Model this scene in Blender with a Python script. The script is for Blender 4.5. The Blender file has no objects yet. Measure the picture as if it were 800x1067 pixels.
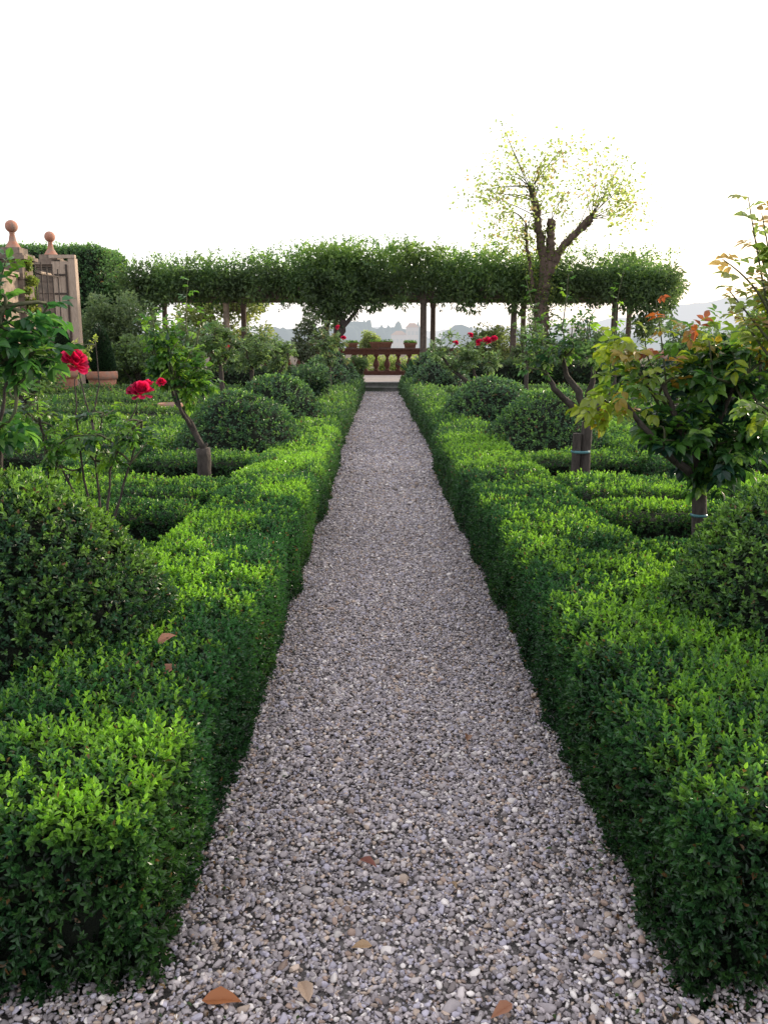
import bpy, math, random
import numpy as np
R = math.radians
C = bpy.context.scene.collection
CAM_H = 1.5

# ------------------------------------------------------------------ object helpers
def tag(o, label=None, cat=None, group=None, kind=None):
    if label: o['label'] = label
    if cat: o['category'] = cat
    if group: o['group'] = group
    if kind: o['kind'] = kind
    return o

def empty(name, loc, label, cat, group=None, rz=0):
    o = bpy.data.objects.new(name, None); C.objects.link(o)
    o.location = loc; o.rotation_euler = (0, 0, rz); o.empty_display_size = .1
    return tag(o, label, cat, group)

def nrm(a):
    a = np.asarray(a, float)
    return a / np.maximum(np.linalg.norm(a, axis=-1, keepdims=True), 1e-9)

class MB:
    """collects vertices / faces / point colours, builds one mesh"""
    def __init__(s):
        s.v = []; s.f = {3: [], 4: []}; s.c = []; s.n = 0; s.m = {3: [], 4: []}
    def add(s, V, F, col=(1, 1, 1), mat=0):
        V = np.asarray(V, float).reshape(-1, 3); F = np.asarray(F, int)
        col = np.asarray(col, float)
        if col.ndim == 1: col = np.tile(col, (len(V), 1))
        s.v.append(V); s.c.append(col)
        k = F.shape[1]; s.f[k].append(F + s.n); s.m[k].append(np.full(len(F), mat, int))
        return s
    def close(s, n): s.n += n
    def addv(s, V, F, col=(1, 1, 1), mat=0):
        s.add(V, F, col, mat); s.n += len(np.asarray(V).reshape(-1, 3)); return s
    def multi(s, V, Fs, col=(1, 1, 1), mat=0):
        V = np.asarray(V, float).reshape(-1, 3); col = np.asarray(col, float)
        if col.ndim == 1: col = np.tile(col, (len(V), 1))
        s.v.append(V); s.c.append(col)
        for F in Fs:
            F = np.asarray(F, int); k = F.shape[1]
            s.f[k].append(F + s.n); s.m[k].append(np.full(len(F), mat, int))
        s.n += len(V); return s
    def inst(s, T, P, A, col, mat=0, shade=None):
        """template T=(verts, [faces..]) at points P with axes A (n,3,3: rows = scaled axes)"""
        TV, TF = T; n = len(P); k = len(TV)
        if n == 0: return s
        V = (P[:, None, :] + np.einsum('kj,njc->nkc', TV, A)).reshape(-1, 3)
        cc = np.repeat(np.asarray(col, float), k, axis=0)
        if shade is not None: cc = cc * np.tile(shade, n)[:, None]
        Fs = [(np.asarray(F, int)[None] + (np.arange(n) * k)[:, None, None]).reshape(-1, len(F[0])) for F in TF]
        return s.multi(V, Fs, cc, mat)
    def box(s, x0, x1, y0, y1, z0, z1, col=(1, 1, 1), mat=0):
        V = [(x, y, z) for z in (z0, z1) for y in (y0, y1) for x in (x0, x1)]
        F = [(0, 2, 3, 1), (4, 5, 7, 6), (0, 1, 5, 4), (2, 6, 7, 3), (0, 4, 6, 2), (1, 3, 7, 5)]
        return s.addv(V, F, col, mat)
    def tube(s, pts, rad, n=8, col=(1, 1, 1), mat=0, caps=True, rough=0, rng=None):
        pts = np.asarray(pts, float); m = len(pts)
        rad = np.broadcast_to(np.asarray(rad, float), (m,)) if np.ndim(rad) == 0 or len(np.atleast_1d(rad)) == m else np.interp(np.linspace(0, 1, m), np.linspace(0, 1, len(rad)), rad)
        t = nrm(np.gradient(pts, axis=0)); up = np.array([0, 0, 1.]) if abs(t[0][2]) < .9 else np.array([1., 0, 0])
        u = nrm(np.cross(t[0], up)); V = []
        a = np.arange(n) * 2 * np.pi / n
        for i in range(m):
            u = nrm(u - t[i] * np.dot(u, t[i])); w = np.cross(t[i], u)
            r = rad[i] * (1 + (rough * rng.standard_normal(n) if rough and rng is not None else 0))
            V.append(pts[i] + (np.cos(a) * r)[:, None] * u + (np.sin(a) * r)[:, None] * w)
        V = np.vstack(V + [pts[:1], pts[-1:]])
        F = [(i * n + j, i * n + (j + 1) % n, (i + 1) * n + (j + 1) % n, (i + 1) * n + j) for i in range(m - 1) for j in range(n)]
        Fs = [F]
        if caps:
            b = m * n
            Fs.append([(b, (j + 1) % n, j) for j in range(n)] + [(b + 1, (m - 1) * n + j, (m - 1) * n + (j + 1) % n) for j in range(n)])
        return s.multi(V, Fs, col, mat)
    def lathe(s, prof, cx=0, cy=0, n=20, col=(1, 1, 1), mat=0):
        a = np.arange(n) * 2 * np.pi / n
        V = np.vstack([np.c_[cx + r * np.cos(a), cy + r * np.sin(a), np.full(n, z)] for r, z in prof])
        F = [(i * n + j, i * n + (j + 1) % n, (i + 1) * n + (j + 1) % n, (i + 1) * n + j) for i in range(len(prof) - 1) for j in range(n)]
        return s.addv(V, F, col, mat)
    def build(s, name, mats, parent=None, loc=(0, 0, 0), smooth=False):
        loc = np.asarray(loc, float)
        V = np.vstack(s.v) - loc; col = np.vstack(s.c)
        me = bpy.data.meshes.new(name)
        f3 = np.vstack(s.f[3]) if s.f[3] else np.zeros((0, 3), int)
        f4 = np.vstack(s.f[4]) if s.f[4] else np.zeros((0, 4), int)
        me.vertices.add(len(V)); me.vertices.foreach_set('co', V.astype(np.float32).ravel())
        lv = np.concatenate([f3.ravel(), f4.ravel()]); me.loops.add(len(lv)); me.loops.foreach_set('vertex_index', lv.astype(np.int32))
        ls = np.concatenate([np.arange(len(f3)) * 3, len(f3) * 3 + np.arange(len(f4)) * 4])
        me.polygons.add(len(ls)); me.polygons.foreach_set('loop_start', ls.astype(np.int32))
        mi = np.concatenate([np.concatenate(s.m[3]) if s.m[3] else np.zeros(0, int), np.concatenate(s.m[4]) if s.m[4] else np.zeros(0, int)])
        me.polygons.foreach_set('material_index', mi.astype(np.int32))
        me.polygons.foreach_set('use_smooth', np.full(len(ls), smooth))
        at = me.attributes.new('Col', 'FLOAT_COLOR', 'POINT')
        at.data.foreach_set('color', np.c_[col, np.ones(len(col))].astype(np.float32).ravel())
        me.update(calc_edges=True)
        for m in (mats if isinstance(mats, (list, tuple)) else [mats]): me.materials.append(m)
        o = bpy.data.objects.new(name, me); C.objects.link(o)
        if parent is not None:
            w = np.zeros(3); q = parent
            while q is not None: w += np.array(q.location); q = q.parent
            o.parent = parent; o.location = loc - w
        else: o.location = loc
        return o

# ------------------------------------------------------------------ noise
_rt = np.random.default_rng(5).random(4096)
def vnoise(P, f=1.0, seed=0):
    P = np.asarray(P, float) * f + seed * 17.31 + 100
    i = np.floor(P).astype(int); t = P - i; t = t * t * (3 - 2 * t)
    def h(a, b, c): return _rt[(a * 73 + b * 179 + c * 283 + (a * b) % 31 * 7) % 4096]
    x, y, z = i.T; tx, ty, tz = t.T; r = 0
    for dx in (0, 1):
        for dy in (0, 1):
            for dz in (0, 1):
                r = r + h(x + dx, y + dy, z + dz) * np.where(dx, tx, 1 - tx) * np.where(dy, ty, 1 - ty) * np.where(dz, tz, 1 - tz)
    return r
def randdir(rng, n): return nrm(rng.standard_normal((n, 3)))

# ------------------------------------------------------------------ leaf templates (along, side, normal)
T2 = (np.array([(0, 0, 0), (.5, .5, .12), (1, 0, -.08), (.5, -.5, .12)]), [[(0, 1, 2), (0, 2, 3)]])
T4 = (np.array([(0, 0, 0), (.35, .46, .14), (.72, .34, .1), (1, 0, -.05), (.72, -.34, .1), (.35, -.46, .14)]), [[(0, 1, 2, 3), (0, 3, 4, 5)]])
T8 = (np.array([(0, 0, 0), (.22, .36, .06), (.52, .5, .10), (.82, .27, .0), (1.05, 0, -.16), (.82, -.27, .0), (.52, -.5, .10), (.22, -.36, .06), (.5, 0, -.02), (.8, 0, -.07)]),
      [[(0, 1, 2, 8), (8, 2, 3, 9), (0, 8, 6, 7), (8, 9, 5, 6)], [(9, 3, 4), (9, 4, 5)]])
def frames(D, N, L, W):
    D = nrm(D); S = nrm(np.cross(N, D)); N2 = np.cross(D, S)
    L = np.broadcast_to(L, (len(D),)); W = np.broadcast_to(W, (len(D),))
    return np.stack([D * L[:, None], S * W[:, None], N2 * L[:, None]], 1)

# ------------------------------------------------------------------ materials
def newmat(name):
    m = bpy.data.materials.new(name); m.use_nodes = True
    nt = m.node_tree; nt.nodes.clear(); return m, nt, nt.nodes, nt.links
def leafmat(name, transl=.35, rough=.45, gain=(1.15, 1.2, .75), spec=.5):
    m, nt, N, L = newmat(name)
    at = N.new('ShaderNodeAttribute'); at.attribute_name = 'Col'
    p = N.new('ShaderNodeBsdfPrincipled'); p.inputs['Roughness'].default_value = rough
    p.inputs['Specular IOR Level'].default_value = spec
    tr = N.new('ShaderNodeBsdfTranslucent')
    mu = N.new('ShaderNodeMix'); mu.data_type = 'RGBA'; mu.blend_type = 'MULTIPLY'; mu.inputs[0].default_value = 1
    mu.inputs[7].default_value = (*[g * 1.5 for g in gain], 1)
    L.new(at.outputs['Color'], mu.inputs[6]); L.new(mu.outputs[2], tr.inputs['Color'])
    L.new(at.outputs['Color'], p.inputs['Base Color'])
    ms = N.new('ShaderNodeMixShader'); ms.inputs[0].default_value = transl
    L.new(p.outputs[0], ms.inputs[1]); L.new(tr.outputs[0], ms.inputs[2])
    o = N.new('ShaderNodeOutputMaterial'); L.new(ms.outputs[0], o.inputs[0]); return m
def surfmat(name, ca, cb, scale=8, rough=.8, bump=.3, detail=6, attr=False, cc=None, scale2=1.2, wave=None):
    """two-tone noise plus a slow stain, with bump"""
    m, nt, N, L = newmat(name)
    tc = N.new('ShaderNodeTexCoord'); no = N.new('ShaderNodeTexNoise'); no.inputs['Scale'].default_value = scale
    no.inputs['Detail'].default_value = detail; no.inputs['Roughness'].default_value = .65; L.new(tc.outputs['Object'], no.inputs['Vector'])
    if wave:
        mp = N.new('ShaderNodeMapping'); mp.inputs['Scale'].default_value = wave
        L.new(tc.outputs['Object'], mp.inputs['Vector']); L.new(mp.outputs[0], no.inputs['Vector'])
    cr = N.new('ShaderNodeValToRGB'); cr.color_ramp.elements[0].position = .32; cr.color_ramp.elements[1].position = .68
    cr.color_ramp.elements[0].color = (*ca, 1); cr.color_ramp.elements[1].color = (*cb, 1)
    L.new(no.outputs['Fac'], cr.inputs[0]); col = cr.outputs[0]
    if cc:
        n2 = N.new('ShaderNodeTexNoise'); n2.inputs['Scale'].default_value = scale2; n2.inputs['Detail'].default_value = 4
        L.new(tc.outputs['Object'], n2.inputs['Vector'])
        r2 = N.new('ShaderNodeValToRGB'); r2.color_ramp.elements[0].position = .45; r2.color_ramp.elements[1].position = .65
        L.new(n2.outputs['Fac'], r2.inputs[0])
        mx = N.new('ShaderNodeMix'); mx.data_type = 'RGBA'; L.new(r2.outputs[0], mx.inputs[0]); L.new(col, mx.inputs[6]); mx.inputs[7].default_value = (*cc, 1)
        col = mx.outputs[2]
    if attr:
        at = N.new('ShaderNodeAttribute'); at.attribute_name = 'Col'
        mu = N.new('ShaderNodeMix'); mu.data_type = 'RGBA'; mu.blend_type = 'MULTIPLY'; mu.inputs[0].default_value = 1
        L.new(col, mu.inputs[6]); L.new(at.outputs['Color'], mu.inputs[7]); col = mu.outputs[2]
    p = N.new('ShaderNodeBsdfPrincipled'); p.inputs['Roughness'].default_value = rough; L.new(col, p.inputs['Base Color'])
    b = N.new('ShaderNodeBump'); b.inputs['Strength'].default_value = bump; b.inputs['Distance'].default_value = .02
    L.new(no.outputs['Fac'], b.inputs['Height']); L.new(b.outputs[0], p.inputs['Normal'])
    o = N.new('ShaderNodeOutputMaterial'); L.new(p.outputs[0], o.inputs[0]); return m
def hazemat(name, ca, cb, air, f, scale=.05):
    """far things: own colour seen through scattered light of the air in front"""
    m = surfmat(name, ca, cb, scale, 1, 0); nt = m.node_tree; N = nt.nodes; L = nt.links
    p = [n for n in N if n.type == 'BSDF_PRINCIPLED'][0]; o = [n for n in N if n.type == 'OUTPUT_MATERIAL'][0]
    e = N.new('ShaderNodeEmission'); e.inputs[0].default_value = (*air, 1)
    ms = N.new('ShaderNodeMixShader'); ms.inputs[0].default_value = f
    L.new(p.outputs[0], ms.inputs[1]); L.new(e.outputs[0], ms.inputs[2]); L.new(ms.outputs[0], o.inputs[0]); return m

M_box = leafmat('box_leaf', .36, .34)
M_dome = leafmat('mound_leaf', .18, .40, spec=.5)
M_rose = leafmat('rose_leaf', .42, .30)
M_wis = leafmat('wisteria_leaf', .45, .55)
M_tree = leafmat('sparse_leaf', .6, .6)
M_petal = leafmat('petal', .35, .6, (1.2, .8, .8), .2)
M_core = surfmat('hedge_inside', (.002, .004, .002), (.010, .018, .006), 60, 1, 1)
M_bark = surfmat('bark', (.026, .020, .018), (.085, .068, .060), 30, .95, .9, wave=(1, 1, .3))
M_twig = surfmat('green_twig', (.05, .07, .03), (.10, .09, .05), 30, .8, .3)
M_stone = surfmat('sandstone', (.28, .20, .15), (.46, .36, .27), 9, .9, .6, cc=(.16, .13, .10), attr=True, scale2=3)
M_pil = surfmat('stained_sandstone', (.15, .11, .09), (.30, .23, .18), 9, .9, .6, cc=(.10, .085, .07), attr=True, scale2=3)
M_terr = surfmat('terracotta', (.36, .15, .10), (.52, .26, .18), 12, .85, .3, cc=(.30, .20, .16), scale2=6)
M_oldterr = surfmat('weathered_terracotta', (.085, .035, .026), (.15, .06, .042), 12, .9, .4)
M_plant = surfmat('stained_terracotta', (.17, .085, .06), (.27, .13, .09), 12, .9, .4)
M_bark2 = surfmat('warm_bark', (.055, .036, .030), (.14, .095, .075), 18, .95, .9, wave=(1, 1, .3))
M_wood = surfmat('weathered_wood', (.30, .22, .17), (.55, .43, .34), 14, .85, .5, wave=(6, 6, .5))
M_beam = surfmat('pergola_wood', (.07, .052, .043), (.14, .105, .085), 10, .85, .4)
M_iron = surfmat('dark_iron', (.03, .025, .022), (.08, .05, .035), 20, .7, .2)
M_soil = surfmat('garden_soil', (.035, .025, .018), (.09, .065, .045), 6, 1, .8)
M_peb = surfmat('pebble', (1.02, 1.0, .98), (1.30, 1.26, 1.22), 60, .75, .15, attr=True)
M_sub = surfmat('gravel_bed', (.16, .145, .14), (.28, .25, .24), 70, 1, 1)
M_pave = surfmat('terrace_paving', (.42, .36, .34), (.58, .50, .48), 3, .85, .2)
M_step = surfmat('step_stone', (.10, .10, .09), (.22, .21, .20), 10, .9, .5, cc=(.07, .09, .06))
M_dry = leafmat('dry_leaf', .2, .6)
M_tie = surfmat('blue_tie', (.05, .15, .17), (.08, .21, .23), 8, .5, .1)

# ------------------------------------------------------------------ clipped box surfaces
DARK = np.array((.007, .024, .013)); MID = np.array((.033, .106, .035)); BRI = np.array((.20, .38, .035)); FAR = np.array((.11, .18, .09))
def leafsize(D): return np.maximum(.0205, .0030 * D)

def shoots(mb, rng, P, Nn, up=.5, bright=.5, tone=1.0, dens_tip=None, lenf=1.0, blue=0.0, wide=.56):
    """leafy shoots standing on surface points P with normals Nn"""
    n = len(P)
    if not n: return
    D = np.hypot(P[:, 0], P[:, 1]); s = leafsize(D) * rng.uniform(.75, 1.25, n)
    ax = nrm(Nn + np.array([0, 0, up]) + randdir(rng, n) * .75)
    near = D < 6.5
    pn = .55 * vnoise(P, 1.7, 3) + .45 * vnoise(P, 9, 4)
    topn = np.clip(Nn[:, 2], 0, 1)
    tip = np.clip((pn - .44) * 3.6 * bright + .10 + rng.normal(0, .42, n), 0, 1) * (.12 + .88 * topn)  # lime new growth on top; its bright patches also stand for sunlight
    gr = 1 + (tip > .5) * rng.uniform(0, 1.0, n) * topn
    Ls = s * 1.55 * lenf * gr
    tw = rng.uniform(0, 6.28, n)
    for sel, T, k in ((near, T4, 8), (~near, T2, 5)):
        idx = np.where(sel)[0]
        if not len(idx): continue
        a = ax[idx]; e1 = nrm(np.cross(a, rng.standard_normal((len(idx), 3)))); e2 = np.cross(a, e1)
        sz = s[idx] * (1 if T is T4 else 1.25)
        for j in range(k):
            q = j / (k - 1)
            th = tw[idx] + (j // 2) * 1.57 + (j % 2) * 3.14 + rng.normal(0, .3, len(idx))
            rad = e1 * np.cos(th)[:, None] + e2 * np.sin(th)[:, None]
            ph = 1.35 - .85 * q + rng.normal(0, .2, len(idx))
            d = a * np.cos(ph)[:, None] + rad * np.sin(ph)[:, None]
            p = P[idx] + a * (Ls[idx] * (q * .95 - .25))[:, None]
            t = np.clip(tip[idx] * (.35 + .9 * q), 0, 1)[:, None]
            dd = np.clip(.25 + .75 * q + rng.normal(0, .15, len(idx)), 0, 1)[:, None]
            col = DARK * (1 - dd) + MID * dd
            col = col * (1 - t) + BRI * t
            col = col * (tone * rng.uniform(.7, 1.35, len(idx)) * np.clip(.5 + P[idx, 2] * 1.25, .5, 1.1))[:, None]  # darker near the ground: shade and older leaves put into the colour
            hz = np.clip((D[idx] - 5) / 26, 0, .55)[:, None]; col = col * (1 - hz) + FAR * rng.uniform(.6, 1.25, (len(idx), 1)) * tone * hz * (.3 + .7 * q)  # grey-green haze blended into the leaf colour with distance
            col = np.where((rng.random((len(idx), 1)) < .012), np.array([[.16, .09, .04]]), col)
            if blue: col = col * np.array([1, 1 - .18 * blue, 1 + 1.2 * blue])
            L = sz * (1.05 - .25 * q) * rng.uniform(.8, 1.15, len(idx))
            mb.inst(T, p, frames(d, a + randdir(rng, len(idx)) * .35, L, L * wide), col)

def bumps(P): return (vnoise(P, 2.2, 1) - .5) * .06 + (vnoise(P, 6, 2) - .5) * .05

def rbox_map(P, b, r):
    x0, x1, y0, y1, z0, z1 = b
    lo = np.array([x0 + r, y0 + r, z0 - 9]); hi = np.array([x1 - r, y1 - r, z1 - r])
    c = np.clip(P, lo, hi); d = P - c; n = nrm(d)
    return c + n * r, n

def hedge_box(name, label, b, group=None, leggy=(), front=True, back=False, sides=(True, True), h=.48, bright=.8, tone=1.0, seed=1, r=.09, dens=1.0, maxD=99, name_cat='hedge', z0=0.0, blue=0.0):
    rng = np.random.default_rng(seed); x0, x1, y0, y1 = b; bb = (x0, x1, y0, y1, z0, z0 + h)
    mb = MB()
    # dark inside
    faces = []
    def grid(o, u, v, nu, nv):
        U, V = np.meshgrid(np.linspace(0, 1, nu), np.linspace(0, 1, nv), indexing='ij')
        P = np.array(o) + U.reshape(-1, 1) * np.array(u) + V.reshape(-1, 1) * np.array(v)
        Q, n = rbox_map(P, bb, r); Q = Q + n * (bumps(Q) - .06)[:, None]
        F = [(i * nv + j, (i + 1) * nv + j, (i + 1) * nv + j + 1, i * nv + j + 1) for i in range(nu - 1) for j in range(nv - 1)]
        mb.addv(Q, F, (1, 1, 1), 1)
    X, Y = x1 - x0, y1 - y0; e = .0005
    st = .12 if min(y0, 9) < 6 else .3
    nx, ny, nz = max(3, int(X / st)), max(3, int(Y / st)), 5 + int(h / .3)
    grid((x0, y0, z0 + h), (X, 0, 0), (0, Y, 0), nx, ny)
    grid((x0, y0, z0), (X, 0, 0), (0, 0, h), nx, nz); grid((x0, y1, z0), (X, 0, 0), (0, 0, h), nx, nz)
    grid((x0, y0, z0), (0, Y, 0), (0, 0, h), ny, nz); grid((x1, y0, z0), (0, Y, 0), (0, 0, h), ny, nz)
    # leaf shoots, denser the nearer they are
    jobs = [((x0, y0, z0 + h), (X, 0, 0), (0, Y, 0), 1.0)]
    if front: jobs.append(((x0, y0, z0), (X, 0, 0), (0, 0, h), 1.0))
    if back: jobs.append(((x0, y1, z0), (X, 0, 0), (0, 0, h), .6))
    if sides[0]: jobs.append(((x0, y0, z0), (0, Y, 0), (0, 0, h), 1.0))
    if sides[1]: jobs.append(((x1, y0, z0), (0, Y, 0), (0, 0, h), 1.0))
    for o, u, v, k in jobs:
        o = np.array(o, float); u = np.array(u, float); v = np.array(v, float)
        area = np.linalg.norm(u) * np.linalg.norm(v)
        Dm = max(.8, math.hypot(max(0, min(abs(x0), abs(x1)) if x0 * x1 > 0 else 0), y0)); dm = (.85 if Dm < 5 else .66) * dens / leafsize(Dm) ** 2
        n = int(area * dm)
        P = o + rng.random((n, 1)) * u + rng.random((n, 1)) * v
        D = np.hypot(P[:, 0], P[:, 1]); keep = rng.random(n) < (leafsize(Dm) / leafsize(D)) ** 2 * k
        # skip what lies well outside the view cone
        keep &= (np.abs(P[:, 0]) < P[:, 1] * .50 + .9)
        P = P[keep]
        Q, nn = rbox_map(P, bb, r); Q = Q + nn * (bumps(Q) - .012)[:, None]
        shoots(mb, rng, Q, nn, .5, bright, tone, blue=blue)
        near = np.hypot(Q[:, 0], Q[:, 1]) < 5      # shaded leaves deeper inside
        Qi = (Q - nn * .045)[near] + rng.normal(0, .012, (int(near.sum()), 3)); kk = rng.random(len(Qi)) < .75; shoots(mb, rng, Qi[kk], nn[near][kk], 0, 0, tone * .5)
    for (a0, a1, c0, c1, n) in leggy:      # long unclipped new shoots
        p = np.c_[rng.uniform(a0, a1, n), rng.uniform(c0, c1, n), np.full(n, z0 + h - .01)]; ax = nrm(np.array([0, 0, 1.]) + randdir(rng, n) * .45)
        e1 = nrm(np.cross(ax, rng.standard_normal((n, 3)))); e2 = np.cross(ax, e1); ln = rng.uniform(.04, .105, n); tt = rng.uniform(.3, 1, (n, 1))
        for j in range(14):
            q = (j // 2) / 6; th = (j // 2) * 1.57 + (j % 2) * math.pi + rng.normal(0, .25, n); ph = 1.15 - .75 * q
            d = ax * math.cos(ph) + (e1 * np.cos(th)[:, None] + e2 * np.sin(th)[:, None]) * math.sin(ph)
            col = (MID * 1.3 * (1 - tt * q) + BRI * .95 * tt * q) * rng.uniform(.8, 1.2, (n, 1)); L = .021 * (1.1 - .35 * q) * rng.uniform(.8, 1.15, n)
            mb.inst(T4, p + ax * (ln * q)[:, None], frames(d, ax + randdir(rng, n) * .3, L, L * .46), col)
    ob = mb.build(name, [M_box, M_core], None, ((x0 + x1) / 2, (y0 + y1) / 2, z0))
    return tag(ob, label, name_cat, group)

def mound(label, cx, cy, rx, ry, zt, seed, tone=.8, group='clipped box mounds', lump=.05, bright=.55, z0=0.0, name='box_mound', cat='topiary', pw=1.0, blue=.15):
    rng = np.random.default_rng(seed); mb = MB()
    def surf(th, ph, off):
        d = np.stack([np.cos(th) * np.cos(ph), np.sin(th) * np.cos(ph), np.sin(ph) ** pw], 1)
        q = np.array([cx, cy, z0]) + d * np.array([rx, ry, zt - z0])
        n = nrm(d / np.array([rx, ry, zt - z0]))
        w = (vnoise(q, 2.5, seed) - .5) * lump * 2 + (vnoise(q, 7, 2) - .5) * .04
        return q + n * (w + off)[:, None], n
    nu, nv = 40, 16
    TH, PH = np.meshgrid(np.arange(nu) * 2 * np.pi / nu, np.linspace(0, np.pi / 2 - .01, nv), indexing='ij')
    Q, _ = surf(TH.ravel(), PH.ravel(), -.065)
    F = [(i * nv + j, ((i + 1) % nu) * nv + j, ((i + 1) % nu) * nv + j + 1, i * nv + j + 1) for i in range(nu) for j in range(nv - 1)]
    mb.addv(Q, F, (1, 1, 1), 1)
    D = math.hypot(cx, cy); s = leafsize(max(1, D - rx)) * 1.3
    n = int(2 * np.pi * rx * (zt - z0) * (1.25 if D < 5 else .85) / s ** 2)
    th = rng.uniform(0, 2 * np.pi, n); ph = np.arcsin(rng.random(n) * .999)
    Q, nn = surf(th, ph, -.008)
    vis = (np.sum(nn * nrm(np.array([0, 0, CAM_H]) - Q), 1) > -.45) & (np.abs(Q[:, 0]) < Q[:, 1] * .5 + .9)
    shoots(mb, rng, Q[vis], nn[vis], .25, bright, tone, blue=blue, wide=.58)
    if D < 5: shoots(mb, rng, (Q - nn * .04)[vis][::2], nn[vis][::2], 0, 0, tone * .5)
    ob = mb.build(name, [M_dome, M_core], None, (cx, cy, z0))
    return tag(ob, label, cat, group)

# ------------------------------------------------------------------ leafy plants
def pick(rng, pal, n):
    c = np.array([p[0] for p in pal], float); w = np.array([p[1] for p in pal], float)
    return c[rng.choice(len(pal), n, p=w / w.sum())] * rng.uniform(.7, 1.3, (n, 1))

def compound(mb, rng, P, Dv, size, pal, T=T8, leaflets=5, droop=.25, wide=.62):
    """rose leaves: a rachis with paired leaflets"""
    n = len(P)
    if not n: return
    size = np.broadcast_to(size, (n,)) * rng.uniform(.7, 1.2, n)
    Dv = nrm(Dv + np.array([0, 0, -droop])); N = nrm(np.array([0, 0, 1.]) + randdir(rng, n) * .6); S = nrm(np.cross(N, Dv)); base = pick(rng, pal, n)
    for j in range(leaflets):
        if j == leaflets - 1: q, d = 1.25, Dv
        else:
            q = .5 + .55 * (j // 2); d = nrm(Dv * .55 + S * (1 if j % 2 else -1))
        p = P + Dv * (size * q * 1.05)[:, None]
        nn = nrm(N + randdir(rng, n) * .35)
        d = nrm(d + np.array([0, 0, -.2]) + randdir(rng, n) * .15)
        mb.inst(T, p, frames(d, nn, size * rng.uniform(.8, 1.1, n), size * wide), base * rng.uniform(.8, 1.2, (n, 1)))

GREEN = [((.035, .095, .03), 3), ((.06, .15, .03), 3), ((.02, .06, .03), 2), ((.13, .24, .04), 2)]
LIGHT = [((.09, .20, .03), 3), ((.18, .32, .04), 3), ((.05, .12, .04), 2)]
BLUISH = [((.015, .05, .035), 4), ((.03, .09, .045), 2), ((.06, .13, .05), 1)]
SILVER = [((.06, .12, .06), 3), ((.10, .18, .09), 3), ((.03, .07, .03), 3), ((.16, .24, .07), 2)]
COPPER = [((.27, .075, .025), 3), ((.27, .15, .03), 3), ((.18, .05, .03), 1)]
PALE = [((.30, .33, .13), 3), ((.36, .25, .13), 2), ((.24, .32, .10), 2)]
GOLD = [((.22, .28, .03), 3), ((.14, .22, .03), 3), ((.30, .22, .03), 1)]

def curve(p0, p1, bend, n=7):
    t = np.linspace(0, 1, n)[:, None]; p0 = np.array(p0, float); p1 = np.array(p1, float); m = (p0 + p1) / 2 + np.array(bend, float)
    return (1 - t) ** 2 * p0 + 2 * t * (1 - t) * m + t * t * p1

PET = (np.array([(0, -.12, 0), (0, .12, 0), (.4, -.42, .10), (.4, 0, -.04), (.4, .42, .10), (.85, -.45, .16), (.9, 0, .04), (.85, .45, .16), (1.05, -.2, .02), (1.08, .2, .02)]),
       [[(2, 3, 6, 5), (3, 4, 7, 6)], [(0, 3, 2), (0, 1, 3), (1, 4, 3), (5, 6, 8), (6, 9, 8), (6, 7, 9)]])
def bloom(parent, p, r, seed, col=(.50, .012, .085), name='rose_flower', tilt=.5):
    rng = np.random.default_rng(seed); mb = MB(); n = 46; i = np.arange(n); q = i / (n - 1)
    axis = nrm(np.array([rng.normal(0, .5), -tilt, .8])); e1 = nrm(np.cross(axis, [1, .2, 0])); e2 = np.cross(axis, e1)
    th = i * 2.4 + rng.normal(0, .2, n); rad = e1 * np.cos(th)[:, None] + e2 * np.sin(th)[:, None]
    ph = (.15 + 1.75 * q ** 1.1 + rng.normal(0, .1, n))[:, None]
    d = nrm(axis * np.cos(ph) * 1.0 + rad * np.sin(ph) + axis * .25)
    base = np.array(p) + rad * (r * (.10 + .35 * q))[:, None] + axis * (r * (-.25 + .15 * (1 - q)))[:, None]
    nn = nrm(axis * np.sin(ph) - rad * np.cos(ph) + randdir(rng, n) * .35)
    L = r * (.85 - .15 * q) * rng.uniform(.8, 1.1, n)
    c = np.array(col) * rng.uniform(.45, 1.5, (n, 1)) + np.array((.06, .01, .02)) * (rng.random((n, 1)) < .3)
    mb.inst(PET, base, frames(d, nn, L, L * rng.uniform(.8, 1.15, n)), c)
    mb.tube([np.array(p) - axis * r * 1.2, np.array(p) - axis * r * .3, np.array(p) - axis * r * .1], [r * .08, r * .12, r * .3], 7, (.05, .11, .03))
    return mb.build(name, [M_petal], parent, tuple(np.array(p)))

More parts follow.
